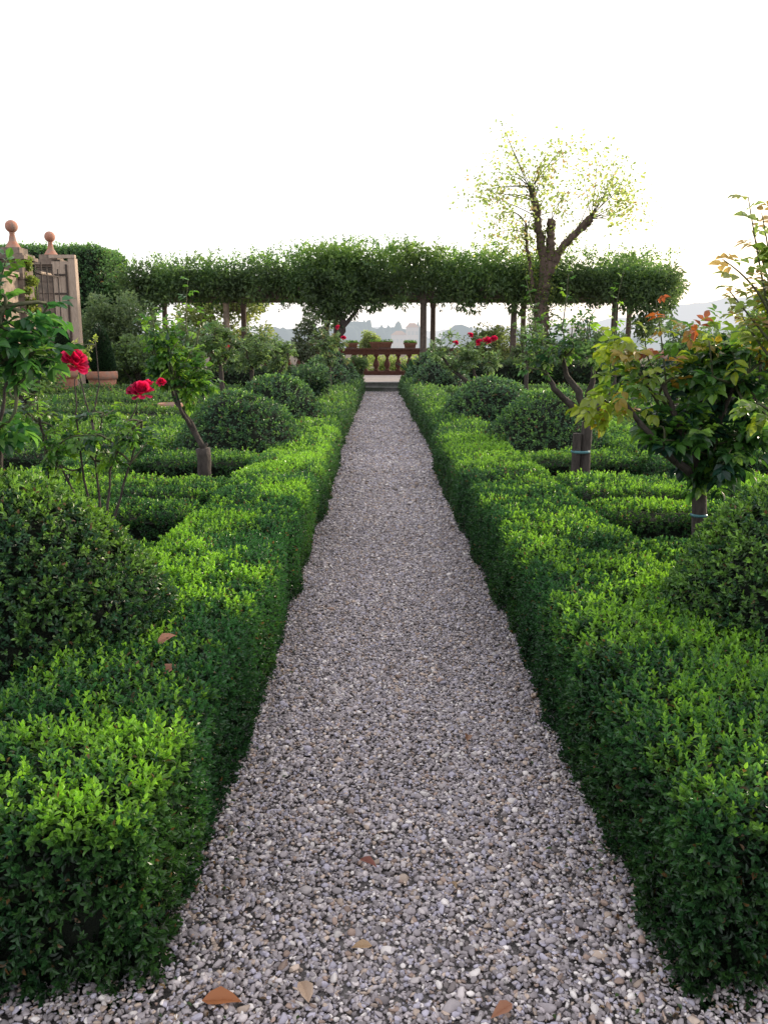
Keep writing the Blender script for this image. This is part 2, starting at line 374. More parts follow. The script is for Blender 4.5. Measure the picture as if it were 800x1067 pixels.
def rose_plant(name, label, cat, base, trunk, tr_rad, forks, crowns, seed, pal=GREEN, ls=.05, nb=26, nl=9, group=None, blooms=(), stake=None, tie=None, shoots_=(), droop=.25, fork_rad=.6, T=T8):
    """trunk: world points; forks: list of polylines; crowns: [(centre, radii, weight)]; shoots_: [(p0, p1, palette, n)]"""
    rng = np.random.default_rng(seed); root = empty(name, base, label, cat, group)
    tb = MB(); trunk = [np.array(t, float) for t in trunk]
    def dense(pl, k=5):
        pl = np.array(pl, float); t = np.linspace(0, len(pl) - 1, (len(pl) - 1) * k + 1)
        q = np.stack([np.interp(t, np.arange(len(pl)), pl[:, c]) for c in range(3)], 1)
        return q + rng.normal(0, .06, q.shape) * 0.12 * np.mean(np.ptp(pl, axis=0))
    tb.tube(dense(trunk), tr_rad, 10, rough=.06, rng=rng)
    ends = [trunk[-1]]
    for f in forks:
        d = dense([trunk[-1]] + list(f)); tb.tube(d, np.linspace(tr_rad[-1] * fork_rad * 1.2, tr_rad[-1] * fork_rad * .45, len(d)), 7, rough=.05, rng=rng)
        ends += [d[len(d) // 2], d[-1], d[-1]]
    tb.build('trunk', M_bark, root, base, True)
    if base[1] > 9 and not callable(pal):
        h_ = min(.5, (base[1] - 7) / 18); pal = [(tuple(np.array(c_) * (1 - h_) + np.array((.17, .235, .12)) * h_), w_) for c_, w_ in pal]  # farther plants get haze mixed into their leaf palette
    wb = MB(); lb = MB(); w = np.array([c[2] for c in crowns], float); w /= w.sum()
    for i in range(nb):
        c, rr, _ = crowns[rng.choice(len(crowns), p=w)]
        u = randdir(rng, 1)[0] * rng.random() ** .4
        tgt = np.array(c) + u * np.array(rr)
        e = np.array(ends); st = e[np.argmin(np.linalg.norm(e - tgt, axis=1) + rng.random(len(e)) * .3)]
        pl = curve(st, tgt, rng.normal(0, .09, 3) + np.array([0, 0, .06]) * np.linalg.norm(tgt - st), 8)
        wb.tube(pl, np.linspace(.008, .0025, 8) * (ls / .05) ** .5, 5)
        t = rng.uniform(.35, 1, nl); ii = t * 7; k = np.minimum(ii.astype(int), 6); P = pl[k] + (pl[k + 1] - pl[k]) * (ii - k)[:, None]
        dv = nrm(randdir(rng, nl) + nrm(pl[-1] - pl[0]) * .4 + nrm(P - np.array(c)) * .4)
        cpal = pal(P) if callable(pal) else pal
        compound(lb, rng, P, dv, ls, cpal, T, 5, droop)
    for p0, p1, pl_, n in shoots_:
        pl = curve(p0, p1, rng.normal(0, .03, 3), 9); wb.tube(pl, np.linspace(.006, .002, 9) * (ls / .05) ** .5, 5, (1, 1, 1))
        t = np.linspace(.2, 1, n); ii = t * 8; k = np.minimum(ii.astype(int), 7); P = pl[k] + (pl[k + 1] - pl[k]) * (ii - k)[:, None]
        dv = nrm(randdir(rng, n) * np.array([1, 1, .25]) + np.array([0, 0, .35]))
        compound(lb, rng, P, dv, ls * np.linspace(1, .7, n), pl_, T, 5, 0)
    wb.build('branch', M_twig, root, base, True)
    lb.build('foliage', M_rose, root, base)
    for k, (p, r) in enumerate(blooms):
        bloom(root, p, r, seed * 10 + k)
        wb2 = None
    if stake:
        (sx, sy, z0, z1, r) = stake; sb = MB(); sb.tube([(sx, sy, z0), (sx, sy, (z0 + z1) / 2), (sx + .005, sy, z1)], r, 8); sb.build('stake', M_bark, root, base)
    if tie:
        (tx, ty, tz, tr, th_) = tie; sb = MB(); sb.lathe([(tr, tz - th_), (tr * 1.08, tz - th_ / 2), (tr * 1.08, tz + th_ / 2), (tr, tz + th_)], tx, ty, 14); sb.build('tie', M_tie, root, base)
    return root

def shrub(name, label, cat, c, rr, n, ls, pal, seed, group=None, mat=None, core=True, stems=True, T=T2, lump=.35):
    """leafy bush: clumps spread through a lumpy volume"""
    rng = np.random.default_rng(seed); c = np.array(c, float); rr = np.array(rr, float); base = (c[0], c[1], max(0, c[2] - rr[2]))
    root = empty(name, base, label, cat, group)
    K = max(10, int(n / 90)); u = randdir(rng, K) * (rng.random((K, 1)) ** .33); cl = c + u * rr * .8
    crad = np.min(rr) * rng.uniform(.22, .45, K)
    k = rng.integers(0, K, n); d = randdir(rng, n)
    P = cl[k] + d * (crad[k] * rng.uniform(.6, 1.05, n))[:, None]
    P = P[P[:, 2] > base[2]]; n = len(P); d = d[:n]
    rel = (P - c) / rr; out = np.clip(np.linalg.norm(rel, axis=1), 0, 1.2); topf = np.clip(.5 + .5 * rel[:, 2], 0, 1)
    col = pick(rng, pal, n) * (.35 + .5 * out + .35 * topf)[:, None]; hz = min(.5, max(0, (c[1] - 10) / 36)); col = col * (1 - hz) + np.array((.20, .25, .15)) * hz * (.35 + .4 * out + .5 * topf)[:, None]  # haze mixed into the colour by distance; inner and lower leaves darker
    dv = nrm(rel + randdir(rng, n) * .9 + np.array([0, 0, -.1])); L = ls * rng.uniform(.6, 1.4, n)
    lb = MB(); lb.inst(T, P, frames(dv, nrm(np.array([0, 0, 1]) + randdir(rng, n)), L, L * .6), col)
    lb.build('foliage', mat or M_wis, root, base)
    if stems:
        sb = MB()
        for j in range(7):
            t = cl[rng.integers(0, K)]; sb.tube(curve((c[0] + rng.normal(0, .05), c[1] + rng.normal(0, .05), base[2]), t, rng.normal(0, .08, 3) * rr, 7), [.035, .008], 6)
        sb.build('stem', M_bark, root, base, True)
    return root

# ================================================================== SETTING
mb = MB()
g = [-900, -120, -40, -14, -6, 0, 6, 14, 40, 120, 900]; gy = [-40, -6, 0, 6, 14, 27, 40, 120, 400, 1500]
V = [(x, y, -.02) for y in gy for x in g]; n = len(g)
mb.addv(V, [(j * n + i, j * n + i + 1, (j + 1) * n + i + 1, (j + 1) * n + i) for j in range(len(gy) - 1) for i in range(n - 1)])
tag(mb.build('ground', M_soil), kind='structure')
PX0, PX1, PEND = -.51, .74, 27.6
mb = MB(); mb.addv([(PX0 - .15, 1.2, 0), (PX1 + .15, 1.2, 0), (PX1 + .15, PEND, 0), (PX0 - .15, PEND, 0)], [(0, 1, 2, 3)])
mb.addv([(-6, -3, .0), (6, -3, .0), (6, 1.2, .0), (-6, 1.2, .0)], [(0, 1, 2, 3)])
mb.addv([(-6, 1.2, .0), (PX0 - .15, 1.2, 0), (PX0 - .15, 1.75, 0), (-6, 1.75, 0)], [(0, 1, 2, 3)])
mb.addv([(PX1 + .15, 1.2, .0), (6, 1.2, 0), (6, 1.75, 0), (PX1 + .15, 1.75, 0)], [(0, 1, 2, 3)])
tag(mb.build('gravel_path', M_sub), kind='structure')

# real pebbles lying on the path
def ico(sub):
    import bmesh
    bm = bmesh.new(); bmesh.ops.create_icosphere(bm, subdivisions=sub, radius=.5)
    V = np.array([v.co[:] for v in bm.verts]); F = [[tuple(v.index for v in f.verts) for f in bm.faces]]; bm.free(); return V, F
def stone_variants(sub, k, rng):
    V, F = ico(sub); out = []
    for _ in range(k):
        W = V.copy()
        for _c in range(8):
            d = randdir(rng, 1)[0]; o = rng.uniform(.20, .38); h = W @ d; W -= np.outer(np.clip(h - o, 0, None), d) * .9
        W *= 1 + (vnoise(V, 3, rng.integers(50)) - .5)[:, None] * .35
        out.append((W, F))
    return out
rng = np.random.default_rng(11); mb = MB()
PC = [((.33, .295, .31), 5), ((.27, .24, .255), 5), ((.40, .36, .365), 3), ((.21, .185, .195), 3), ((.38, .30, .25), 2), ((.32, .30, .36), 4), ((.55, .51, .50), 2), ((.13, .11, .11), 1), ((.25, .18, .15), 1)]
def pebbles(x0, x1, y0, y1, sub, layers, fade=None):
    vs = stone_variants(sub, 6, rng); smin = max(.0130, .0024 * y0); n = int((x1 - x0) * (y1 - y0) / smin ** 2 * layers)
    x = rng.uniform(x0, x1, n); y = rng.uniform(y0, y1, n); s = np.maximum(.0130, .0024 * y)
    k = rng.random(n) < (smin / s) ** 2; x, y, s = x[k], y[k], s[k]; n = len(x)
    if fade:
        q = (y - 3.3) / 1.0; k = rng.random(n) < (1 - q if fade[2] else q); x, y, s = x[k], y[k], s[k]; n = len(x)
    if sub == 1: s = s * 1.16
    s = s * np.exp(rng.normal(0, .33, n)); s = np.minimum(s, .045 + .002 * y)
    # trodden path: the middle is a little hollow, the rims heap up
    e = np.clip(np.abs(x - .11) / .62, 0, 1.1); z = .003 + .018 * e ** 3 + (vnoise(np.c_[x, y, y * 0], 2.2) - .5) * .014 + rng.uniform(0, .012, n)
    P = np.c_[x, y, z + s * .12]
    a = rng.uniform(0, 6.28, n); tl = randdir(rng, n) * .4; up = nrm(np.array([0, 0, 1]) + tl)
    e1 = nrm(np.cross(up, np.c_[np.cos(a), np.sin(a), 0 * a])); e2 = np.cross(up, e1)
    A = np.stack([e1 * (s * rng.uniform(.95, 1.4, n))[:, None], e2 * (s * rng.uniform(.7, 1.0, n))[:, None], up * (s * rng.uniform(.42, .75, n))[:, None]], 1)
    col = pick(rng, PC, n) * np.array((.98, .98, .98)) * (.85 + .3 * vnoise(np.c_[x, y, y * 0], .9, 7))[:, None]
    v = rng.integers(0, 6, n)
    for i in range(6): mb.inst(vs[i], P[v == i], A[v == i], col[v == i])
pebbles(-1.4, 1.5, 1.30, 1.72, 2, 2.5)
pebbles(PX0 - .05, PX1 + .05, 1.72, 4.3, 2, 2.5, (9, 3.3, 4.3))
pebbles(PX0 - .08, PX1 + .08, 3.3, PEND - .03, 1, 2.3, (3.3, 4.3, 0))
o = mb.build('gravel', M_peb, None, (0, 0, 0), True)
tag(o, 'lavender grey pebbles of the gravel path', 'gravel', kind='stuff')

mb = MB(); n = 900; y = 1.5 + 14 * rng.random(n) ** 1.8; sd_ = rng.random(n) < .5; e = rng.exponential(.07, n); x = np.where(sd_, PX0 + e, PX1 - .05 - e)
P = np.c_[x, y, .03 + rng.random(n) * .012]; D2 = nrm(np.c_[rng.standard_normal((n, 2)), rng.normal(0, .15, n)]); Ls = rng.uniform(.008, .024, n)
mb.inst(T4, P, frames(D2, nrm(np.array([0, 0, 1.]) + randdir(rng, n) * .4), Ls, Ls * .45), pick(rng, [((.12, .07, .04), 3), ((.25, .16, .08), 2), ((.05, .09, .03), 3), ((.06, .04, .03), 2)], n))
tag(mb.build('leaf_litter', M_box), 'tiny fallen box leaves and crumbs along the feet of the path hedges', 'leaf litter', kind='stuff')

# steps and terrace
mb = MB(); mb.box(-1.3, 1.5, 27.66, 28.1, -.1, .14); mb.box(-1.3, 1.5, 28.1, 28.5, -.1, .285)
mb.box(-1.3, 1.5, 27.63, 28.097, .141, .175); mb.box(-1.3, 1.5, 28.07, 28.497, .286, .318)
tag(mb.build('stone_steps', M_step), kind='structure')
mb = MB(); mb.box(-13, 14, 28.5, 37.2, -1.5, .30)
tag(mb.build('terrace', M_pave), kind='structure')

# ================================================================== PARTERRE
HG = 'clipped box hedges of the parterre'
# path hedges: uneven clipping lengths, joined
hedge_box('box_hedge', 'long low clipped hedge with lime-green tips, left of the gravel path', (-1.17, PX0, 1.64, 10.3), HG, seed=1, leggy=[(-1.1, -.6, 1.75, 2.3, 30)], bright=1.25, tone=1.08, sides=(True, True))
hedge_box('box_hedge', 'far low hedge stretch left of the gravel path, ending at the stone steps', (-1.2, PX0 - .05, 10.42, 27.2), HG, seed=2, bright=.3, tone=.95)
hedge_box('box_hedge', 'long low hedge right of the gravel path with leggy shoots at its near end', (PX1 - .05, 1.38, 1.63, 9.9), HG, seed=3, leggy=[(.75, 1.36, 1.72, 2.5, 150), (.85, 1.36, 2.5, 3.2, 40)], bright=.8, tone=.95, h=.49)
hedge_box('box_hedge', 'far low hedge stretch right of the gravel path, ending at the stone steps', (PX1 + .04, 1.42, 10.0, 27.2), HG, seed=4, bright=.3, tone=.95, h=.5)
L_ = lambda s: ('left' if s < 0 else 'right')
def hx(s, a, b):  # distances from the path middle line, mirrored
    xs = sorted((.11 + s * a, .11 + s * b)); return xs
sd = 20
rowtxt = {
 'front': 'hedge at the front of the %s parterre facing the cross path, before the nearest mound',
 'a': 'short cross hedge behind the nearest mound of the %s parterre',
 'b': 'short cross hedge just beyond the nearest planting pit of the %s parterre',
 'c': 'short cross hedge in front of the second planting pit of the %s parterre',
 'd': 'short cross hedge before the middle pair of mounds of the %s parterre',
 'e': 'short cross hedge beyond the middle pair of mounds of the %s parterre',
 'f': 'thin far cross hedge between the rose trees of the %s parterre',
 'g': 'far cross hedge before the last pair of mounds of the %s parterre'}
for s in (-1, 1):
    hw = 1.26 if s > 0 else 1.27
    rows = [('front', 1.28, 4.2, 1.65, 2.32), ('a', 1.27, 2.35, 3.65, 4.35), ('b', 1.27, 2.35, 5.0, 5.5), ('c', 1.27, 2.35, 5.78, 6.55), ('d', 1.27, 2.35, 7.55, 8.25),
            ('e', 1.27, 2.35, 12.9, 13.5), ('f', 1.27, 2.35, 15.6, 16.3), ('g', 1.27, 2.35, 19.2, 20.1)]
    for key, a, b, y0, y1 in rows:
        x0, x1 = hx(s, a, b); sd += 1
        hedge_box('box_hedge', rowtxt[key] % L_(s), (x0 + (.004 if s > 0 else -.004), x1, y0, y1), HG, seed=sd, leggy=([(1.45, 1.9, 1.76, 2.3, 60)] if s > 0 and key == 'front' else ()), bright=.7 if key in 'front abc' else .5, h=.47 + .01 * (sd % 3), tone=1.0)
    # outer hedge parallel to the path and the rows beyond it
    x0, x1 = hx(s, 2.36, 3.0); hedge_box('box_hedge', 'long outer hedge parallel to the path behind the mounds of the %s parterre' % L_(s), (x0, x1, 2.33, 22.5), HG, seed=sd + 50, bright=.7, dens=.9, h=.49)
    ys = [(5.2, 6.1, 'nearest'), (8.0, 9.0, 'second'), (9.5, 10.8, 'third'), (11.2, 12.4, 'fourth'), (13.0, 14.6, 'fifth'), (15.2, 17.0, 'sixth'), (17.7, 19.4, 'seventh'), (20.2, 20.85, 'farthest')]
    for i, (y0, y1, w) in enumerate(ys):
        x0, x1 = hx(s, 3.02, 7.6 if y0 > 9 else 5.6)
        hedge_box('box_hedge', '%s wide low cross hedge of the outer beds far to the %s' % (w, L_(s)), (x0, x1, y0, y1), HG, seed=sd + 60 + i, bright=.35, dens=.85, h=.46 + .02 * (i % 3), tone=.8 + .1 * (i % 2))

MT = [('big dark near', 3.0, 1.52, .70, 1.01), ('front of the two middle', 9.0, 1.62, .72, 1.02), ('rear of the two middle', 12.0, 1.55, .74, 1.06), ('front of the two far', 21.4, 1.52, .80, 1.16), ('rear of the two far', 24.6, 1.45, .78, 1.28)]
for s in (-1, 1):
    for i, (w, y, dx, r, zt) in enumerate(MT):
        y2 = y + (.1 if s > 0 else 0); r2 = r + (.04 if s > 0 and i in (1, 2) else 0)
        d2 = dx + (.1 if s > 0 and i == 1 else 0) + (.13 if s > 0 and i == 0 else 0)
        mound('%s clipped box mound on the %s of the path' % (w, L_(s)), .11 + s * d2, y2, r2, r2, zt, 300 + i + (10 if s > 0 else 0), tone=[.82, 1.1, 1.2, 1.2, 1.2][i], bright=[.6, .35, .25, .15, .15][i])

# ================================================================== ROSES AND STANDARDS
_th = math.atan(172.5 / 862.)
def A(u, v, D):
    """a point at distance D ahead, read off the photograph's own perspective"""
    x, y = (u - 400) / 862., (533.5 - v) / 862.
    dy, dz = math.cos(_th) + y * math.sin(_th), -math.sin(_th) + y * math.cos(_th)
    c, s = math.cos(R(.4)), math.sin(R(.4)); dx, dy = x * c + dy * s, -x * s + dy * c
    return np.array((dx * D / dy, D, CAM_H + dz * D / dy))
def G(u, D, z=0.0, v=380):
    p = A(u, v, D); return np.array((p[0], D, z))
RG = 'standard rose trees planted in the beds'

# near right: dense bushy small tree with copper shoots
def palR(P):
    return [((.018, .055, .035), 4), ((.035, .095, .04), 3), ((.08, .16, .04), 2)]
b = G(727, 4.7, 0, 560); t1 = A(729, 500, 4.7)
rt = rose_plant('rose_tree', 'near bushy rose tree with copper red top shoot and dense dark leaves on the right', 'tree', tuple(b),
    [b, b * .5 + t1 * .5 + (.01, 0, 0), t1], [.052, .045, .04],
    [[A(745, 450, 4.7), A(765, 400, 4.6)], [A(710, 450, 4.6), A(690, 400, 4.6)], [A(728, 440, 4.8), A(735, 380, 4.9)], [A(690, 470, 4.5), A(650, 420, 4.4)], [A(770, 470, 4.8), A(820, 420, 4.9)]],
    [(A(735, 450, 4.65), (.36, .34, .24), 4), (A(770, 395, 4.8), (.34, .34, .26), 3)], 41, BLUISH[:1] + GREEN + GREEN[:2], .072, 62, 9, RG,
    shoots_=[(A(695, 420, 4.6), A(683, 312, 4.6), COPPER, 6), (A(690, 400, 4.6), A(672, 345, 4.5), GOLD, 5)])
lb = MB(); rg = np.random.default_rng(77)
def cloud(cs, n, ls, pal, T=T8, droop=.2, mbx=None, tw=None):
    for (c, rr) in cs:
        P = np.array(c) + randdir(rg, n) * rg.random((n, 1)) ** .45 * np.array(rr)
        compound(mbx, rg, P, nrm(P - np.array(c) + randdir(rg, n) * .3), ls, pal, T, 5, droop)
cloud([(A(785, 350, 4.8), (.3, .3, .16)), (A(735, 362, 4.7), (.26, .24, .13)), (A(655, 395, 4.5), (.16, .2, .16))], 40, .068, GOLD + [((.08, .17, .03), 4)], mbx=lb)
cloud([(A(640, 355, 4.5), (.17, .16, .10)), (A(625, 420, 4.5), (.09, .12, .12))], 14, .07, GOLD, mbx=lb)
cloud([(A(715, 340, 4.6), (.16, .16, .07)), (A(690, 372, 4.5), (.1, .1, .07))], 3, .07, COPPER, mbx=lb)
lb.build('young_foliage', M_rose, rt, tuple(b))
wb = MB()
for (p, q) in [((690, 430), (640, 352)), ((690, 440), (622, 418)), ((745, 430), (738, 355)), ((770, 430), (788, 345)), ((700, 430), (655, 390))]:
    wb.tube(curve(A(*p, 4.65), A(*q, 4.55), (0, 0, .04)), [.008, .003], 6)
wb.build('branch', M_twig, rt, tuple(b), True)
sb = MB(); sb.lathe([(.044, t1[2] - .215), (.049, t1[2] - .21), (.049, t1[2] - .203), (.044, t1[2] - .198)], b[0] * .28 + t1[0] * .72 + .004, 4.7, 14); sb.build('tie', M_tie, rt, tuple(b))

# shrub rose at the right edge with tall arching pale shoots
b = G(835, 3.9)
rose_plant('rose_bush', 'tall rose bush at the right edge with arching pale new shoots against the sky', 'bush', tuple(b), [b, b + (0, 0, .5)], [.03, .022],
    [[A(820, 440, 3.9), A(800, 340, 3.9)], [A(840, 400, 4), A(830, 300, 4)]],
    [(A(815, 400, 4.0), (.16, .25, .35), 2), (A(812, 300, 3.9), (.10, .15, .18), 1)], 43, GOLD + [((.12, .2, .04), 3)], .07, 14, 7, None,
    shoots_=[(A(812, 380, 3.9), A(779, 205, 3.9), PALE, 12), (A(802, 330, 3.8), A(752, 270, 3.8), PALE, 10), (A(805, 330, 3.9), A(793, 222, 3.9), PALE, 11), (A(805, 360, 3.8), A(757, 300, 3.8), PALE, 10), (A(815, 350, 3.9), A(783, 240, 4.0), PALE, 10), (A(800, 370, 3.9), A(770, 325, 4.0), PALE, 8)])

# right, second: forked bare-limbed rose tree with stake
D = 7.2; b = G(612, D); t1 = A(612, 437, D)
rose_plant('rose_tree', 'forked rose tree tied to a short stake with a pale blue band', 'tree', tuple(b), [b, (b + t1) / 2, t1], [.058, .05, .045],
    [[A(590, 418, D), A(577, 405, 7.1), A(566, 385, 7.1)], [A(602, 408, D), A(590, 392, 7.3), A(586, 372, 7.3)], [A(613, 410, D), A(617, 398, D), A(618, 375, 7.3)], [A(628, 420, D), A(640, 408, 7.0), A(655, 385, 7.0)]],
    [(A(572, 360, 7.1), (.20, .25, .22), 3), (A(600, 352, 7.3), (.22, .25, .24), 4), (A(635, 370, 7.1), (.2, .25, .2), 2)], 44, SILVER + GREEN, .052, 38, 6, RG, fork_rad=.75,
    stake=(b[0] - .075, D - .03, 0, .76, .038), tie=(b[0] - .03, D - .01, .60, .080, .012),
    shoots_=[(A(585, 345, 7.1), A(592, 285, 7.1), LIGHT, 9), (A(560, 360, 7.1), A(548, 292, 7.1), LIGHT, 9), (A(640, 360, 7.1), A(650, 282, 7.1), LIGHT, 10), (A(615, 350, 7.1), A(622, 320, 7.1), LIGHT, 6), (A(570, 350, 7.1), A(556, 318, 7.1), LIGHT, 6)])

# right, third: red rose tree by the path
D = 14.0; b = G(497, D); t1 = A(497, 405, D)
rose_plant('rose_tree', 'pale leaved rose tree carrying five crimson roses right of the path', 'tree', tuple(b), [b, t1], [.05, .05],
    [[A(485, 398, D), A(475, 385, D)], [A(505, 395, D), A(510, 380, D)], [A(494, 390, D), A(490, 372, D)], [A(470, 385, D), A(458, 368, D)]],
    [(A(472, 365, D), (.40, .4, .32), 4), (A(505, 370, D), (.36, .4, .32), 4)], 45, SILVER + [((.25, .34, .25), 2)], .065, 46, 8, RG, T=T4,
    blooms=[(A(499, 356.5, 13.6), .062), (A(507, 355, 13.6), .075), (A(514, 353, 13.7), .062), (A(490, 349, 13.8), .05), (A(475, 357, 13.7), .045)])

# left, first standard: knobbly leaning trunk
D = 7.0; b = G(210, D); t1 = A(212, 467, D)
rose_plant('rose_tree', 'rose tree with a knobbly leaning trunk and lime green crown left of the path', 'tree', tuple(b), [b, (b + t1) / 2, t1], [.065, .055, .06],
    [[A(216, 462, D)], [A(200, 446, D), A(188, 427, 6.9), A(182, 405, 6.9)], [A(199, 440, D), A(184, 420, 7.1), A(176, 395, 7.1)]],
    [(A(185, 372, 7), (.27, .28, .26), 5), (A(205, 395, 7), (.2, .2, .16), 2), (A(168, 350, 6.9), (.18, .2, .18), 2)], 46, GREEN + LIGHT + LIGHT, .058, 48, 7, RG, fork_rad=.36,
    shoots_=[(A(195, 350, 7), A(196, 292, 7), LIGHT, 9), (A(165, 360, 7), A(158, 322, 7), LIGHT, 7), (A(205, 360, 7), A(214, 322, 7), LIGHT, 7), (A(160, 370, 6.9), A(142, 336, 6.9), LIGHT, 7)],
    blooms=[(A(168, 398, 6.0), .035)])

# near left: shrub rose with the big blooms
D = 4.9; b = G(96, D); b2 = b + (0, 0, .25)
rose_plant('rose_bush', 'open rose bush with two big crimson blooms above the near left mound', 'bush', tuple(b), [b, b2], [.022, .018],
    [[A(88, 500, D), A(80, 440, D), A(78, 395, D)], [A(115, 490, D), A(132, 450, D), A(144, 418, D)], [A(60, 480, 4.8), A(40, 440, 4.8)], [A(100, 480, 5), A(108, 430, 5)], [A(130, 500, D), A(140, 470, D), A(148, 440, D)], [A(52, 500, 4.8), A(45, 450, 4.8), A(38, 415, 4.8)]],
    [(A(45, 445, 4.8), (.2, .2, .2), 3), (A(118, 450, 4.95), (.26, .2, .22), 4), (A(85, 480, 4.9), (.22, .2, .14), 2)], 47, GREEN + LIGHT[:2], .044, 36, 7, None, fork_rad=.4,
    blooms=[(A(78, 376, D), .082), (A(147, 407, D), .068), (A(154, 400, 4.95), .03)])
b = G(-22, 3.1)
rose_plant('rose_bush', 'large leaved rose bush rising at the left edge with glossy deep green leaves', 'bush', tuple(b), [b, b + (0, 0, .6)], [.02, .016],
    [[A(0, 440, 3.1), A(10, 380, 3.1)], [A(-10, 400, 3.1), A(5, 320, 3.1)]],
    [(A(4, 330, 3.1), (.09, .12, .17), 4), (A(18, 370, 3.15), (.13, .1, .12), 3), (A(-12, 430, 3.1), (.09, .1, .2), 2)], 48, [((.03, .10, .035), 4), ((.06, .17, .04), 3), ((.10, .22, .05), 1)], .062, 24, 6, None,
    shoots_=[(A(0, 340, 3.1), A(8, 268, 3.1), GREEN, 7), (A(20, 400, 3.1), A(52, 372, 3.1), GREEN, 5)], blooms=[(A(1, 331, 3.3), .02)])
# small yellow-leaved twiggy rose behind the big bloom
b = G(100, 9.3)
rose_plant('rose_bush', 'thin yellowish rose bush in front of the conical potted topiary', 'bush', tuple(b), [b, A(96, 440, 9.3)], [.02, .015],
    [[A(85, 400, 9.3), A(80, 370, 9.3)], [A(104, 400, 9.3), A(100, 360, 9.3)]],
    [(A(84, 372, 9.3), (.24, .2, .2), 2), (A(94, 358, 9.3), (.14, .2, .14), 1)], 49, [((.30, .34, .08), 3), ((.2, .28, .05), 3)], .034, 20, 5, None)

# row of standards behind the left mounds
def std(u, D, vt, vb, ru, label, seed, pal, ls=.055, nb=34, nl=7, blooms=()):
    b = G(u, D); zt = A(u, vt, D)[2]; zb = A(u, vb, D)[2]; rx = ru / 862. * D; c = b + (0, 0, (zt + zb) / 2); r = (zt - zb) / 2
    tt = b + (0, 0, zb + .06)
    fk = [[tt + (rx * .3 * math.cos(a), rx * .3 * math.sin(a), r * .4), tt + (rx * .5 * math.cos(a), rx * .5 * math.sin(a), r * .9)] for a in (0.4, 2.4, 4.4)]
    return rose_plant('rose_tree', label, 'tree', tuple(b), [b, (b + tt) / 2 + (.02, 0, 0), tt], [.05, .042, .04], fk, [(c, (rx, rx, r), 1)], seed, pal, ls, nb, nl, RG, T=T4 if D > 9 else T8, blooms=blooms)
std(230, 14.5, 335, 385, 24, 'first rose tree of the row behind the left mounds, fullest and greenest', 51, GREEN + SILVER, .062, 46, 9)
std(262, 16.2, 338, 388, 24, 'second rose tree of the row behind the left mounds, grey green', 52, SILVER + GREEN[:1], .066, 44, 9, [(A(236, 360, 15), .06)])
std(292, 17.5, 345, 388, 20, 'third rose tree of the left row, pale and loose, beside the dark bluish bush', 53, SILVER + LIGHT[:1], .066, 38, 9)
std(343, 19.5, 332, 384, 22, 'reddish tinged rose tree left of the path near the steps', 54, SILVER + [((.16, .06, .04), 2)], .07, 34, 8, [(A(358, 352, 19), .06), (A(352, 341, 19), .06)])
std(22, 11.0, 372, 425, 34, 'pale flowering rose tree at far left before the garden wall', 56, SILVER + LIGHT, .055, 42, 8)
std(548, 16.5, 318, 385, 15, 'slender rose tree in front of the sparse tall tree', 57, GREEN + SILVER, .066, 28, 7)
std(705, 13.0, 330, 392, 32, 'rose tree partly hidden behind the near right rose tree', 58, GREEN + BLUISH, .06, 36, 8)
std(790, 10.0, 330, 420, 34, 'rose tree at the far right behind the arching shoots', 59, BLUISH + GREEN, .06, 46, 8)
std(640, 17.5, 345, 388, 18, 'small rose tree far right of the path before the dark back hedge', 60, GREEN, .06, 28, 7)
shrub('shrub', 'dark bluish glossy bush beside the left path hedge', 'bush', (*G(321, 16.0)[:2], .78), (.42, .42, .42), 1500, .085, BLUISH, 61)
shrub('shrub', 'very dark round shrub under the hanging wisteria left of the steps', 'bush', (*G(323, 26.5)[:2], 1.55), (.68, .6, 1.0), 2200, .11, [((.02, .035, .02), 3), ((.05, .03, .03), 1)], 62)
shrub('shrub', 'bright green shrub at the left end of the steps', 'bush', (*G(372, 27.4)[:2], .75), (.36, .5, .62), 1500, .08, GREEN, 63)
# spiky plant right of the steps
b = G(430, 26.4); root = empty('agave', tuple(b), 'dark spiky leaved plant right of the steps', 'plant')
mb = MB(); rg2 = np.random.default_rng(3)
for k in range(26):
    a = rg2.uniform(0, 6.28); tl = rg2.uniform(.3, 1.0); L = rg2.uniform(.5, .9); d = np.array([math.cos(a), math.sin(a), 0])
    pts = [b + (0, 0, .5)] + [b + np.array([0, 0, .5]) + d * L * q * tl + np.array([0, 0, L * q - .45 * L * tl * q * q]) for q in (.33, .66, 1)]
    sd_ = np.cross(d, [0, 0, 1]); w = [.05, .06, .045, .002]
    V = np.vstack([[p + sd_ * ww, p - sd_ * ww] for p, ww in zip(pts, w)]); mb.addv(V, [(0, 2, 3, 1), (2, 4, 5, 3), (4, 6, 7, 5)], np.array((.03, .07, .035)) * rg2.uniform(.7, 1.6))
mb.build('foliage', M_wis, root, tuple(b)); sb = MB(); sb.tube([b, b + (0, 0, .52)], [.07, .05], 8); sb.build('stem', M_bark, root, tuple(b), True)
shrub('shrub', 'leafy green shrub behind the far right mounds beside the spiky plant', 'bush', (*G(452, 27.2)[:2], .95), (.62, .5, .72), 1800, .09, SILVER, 64)

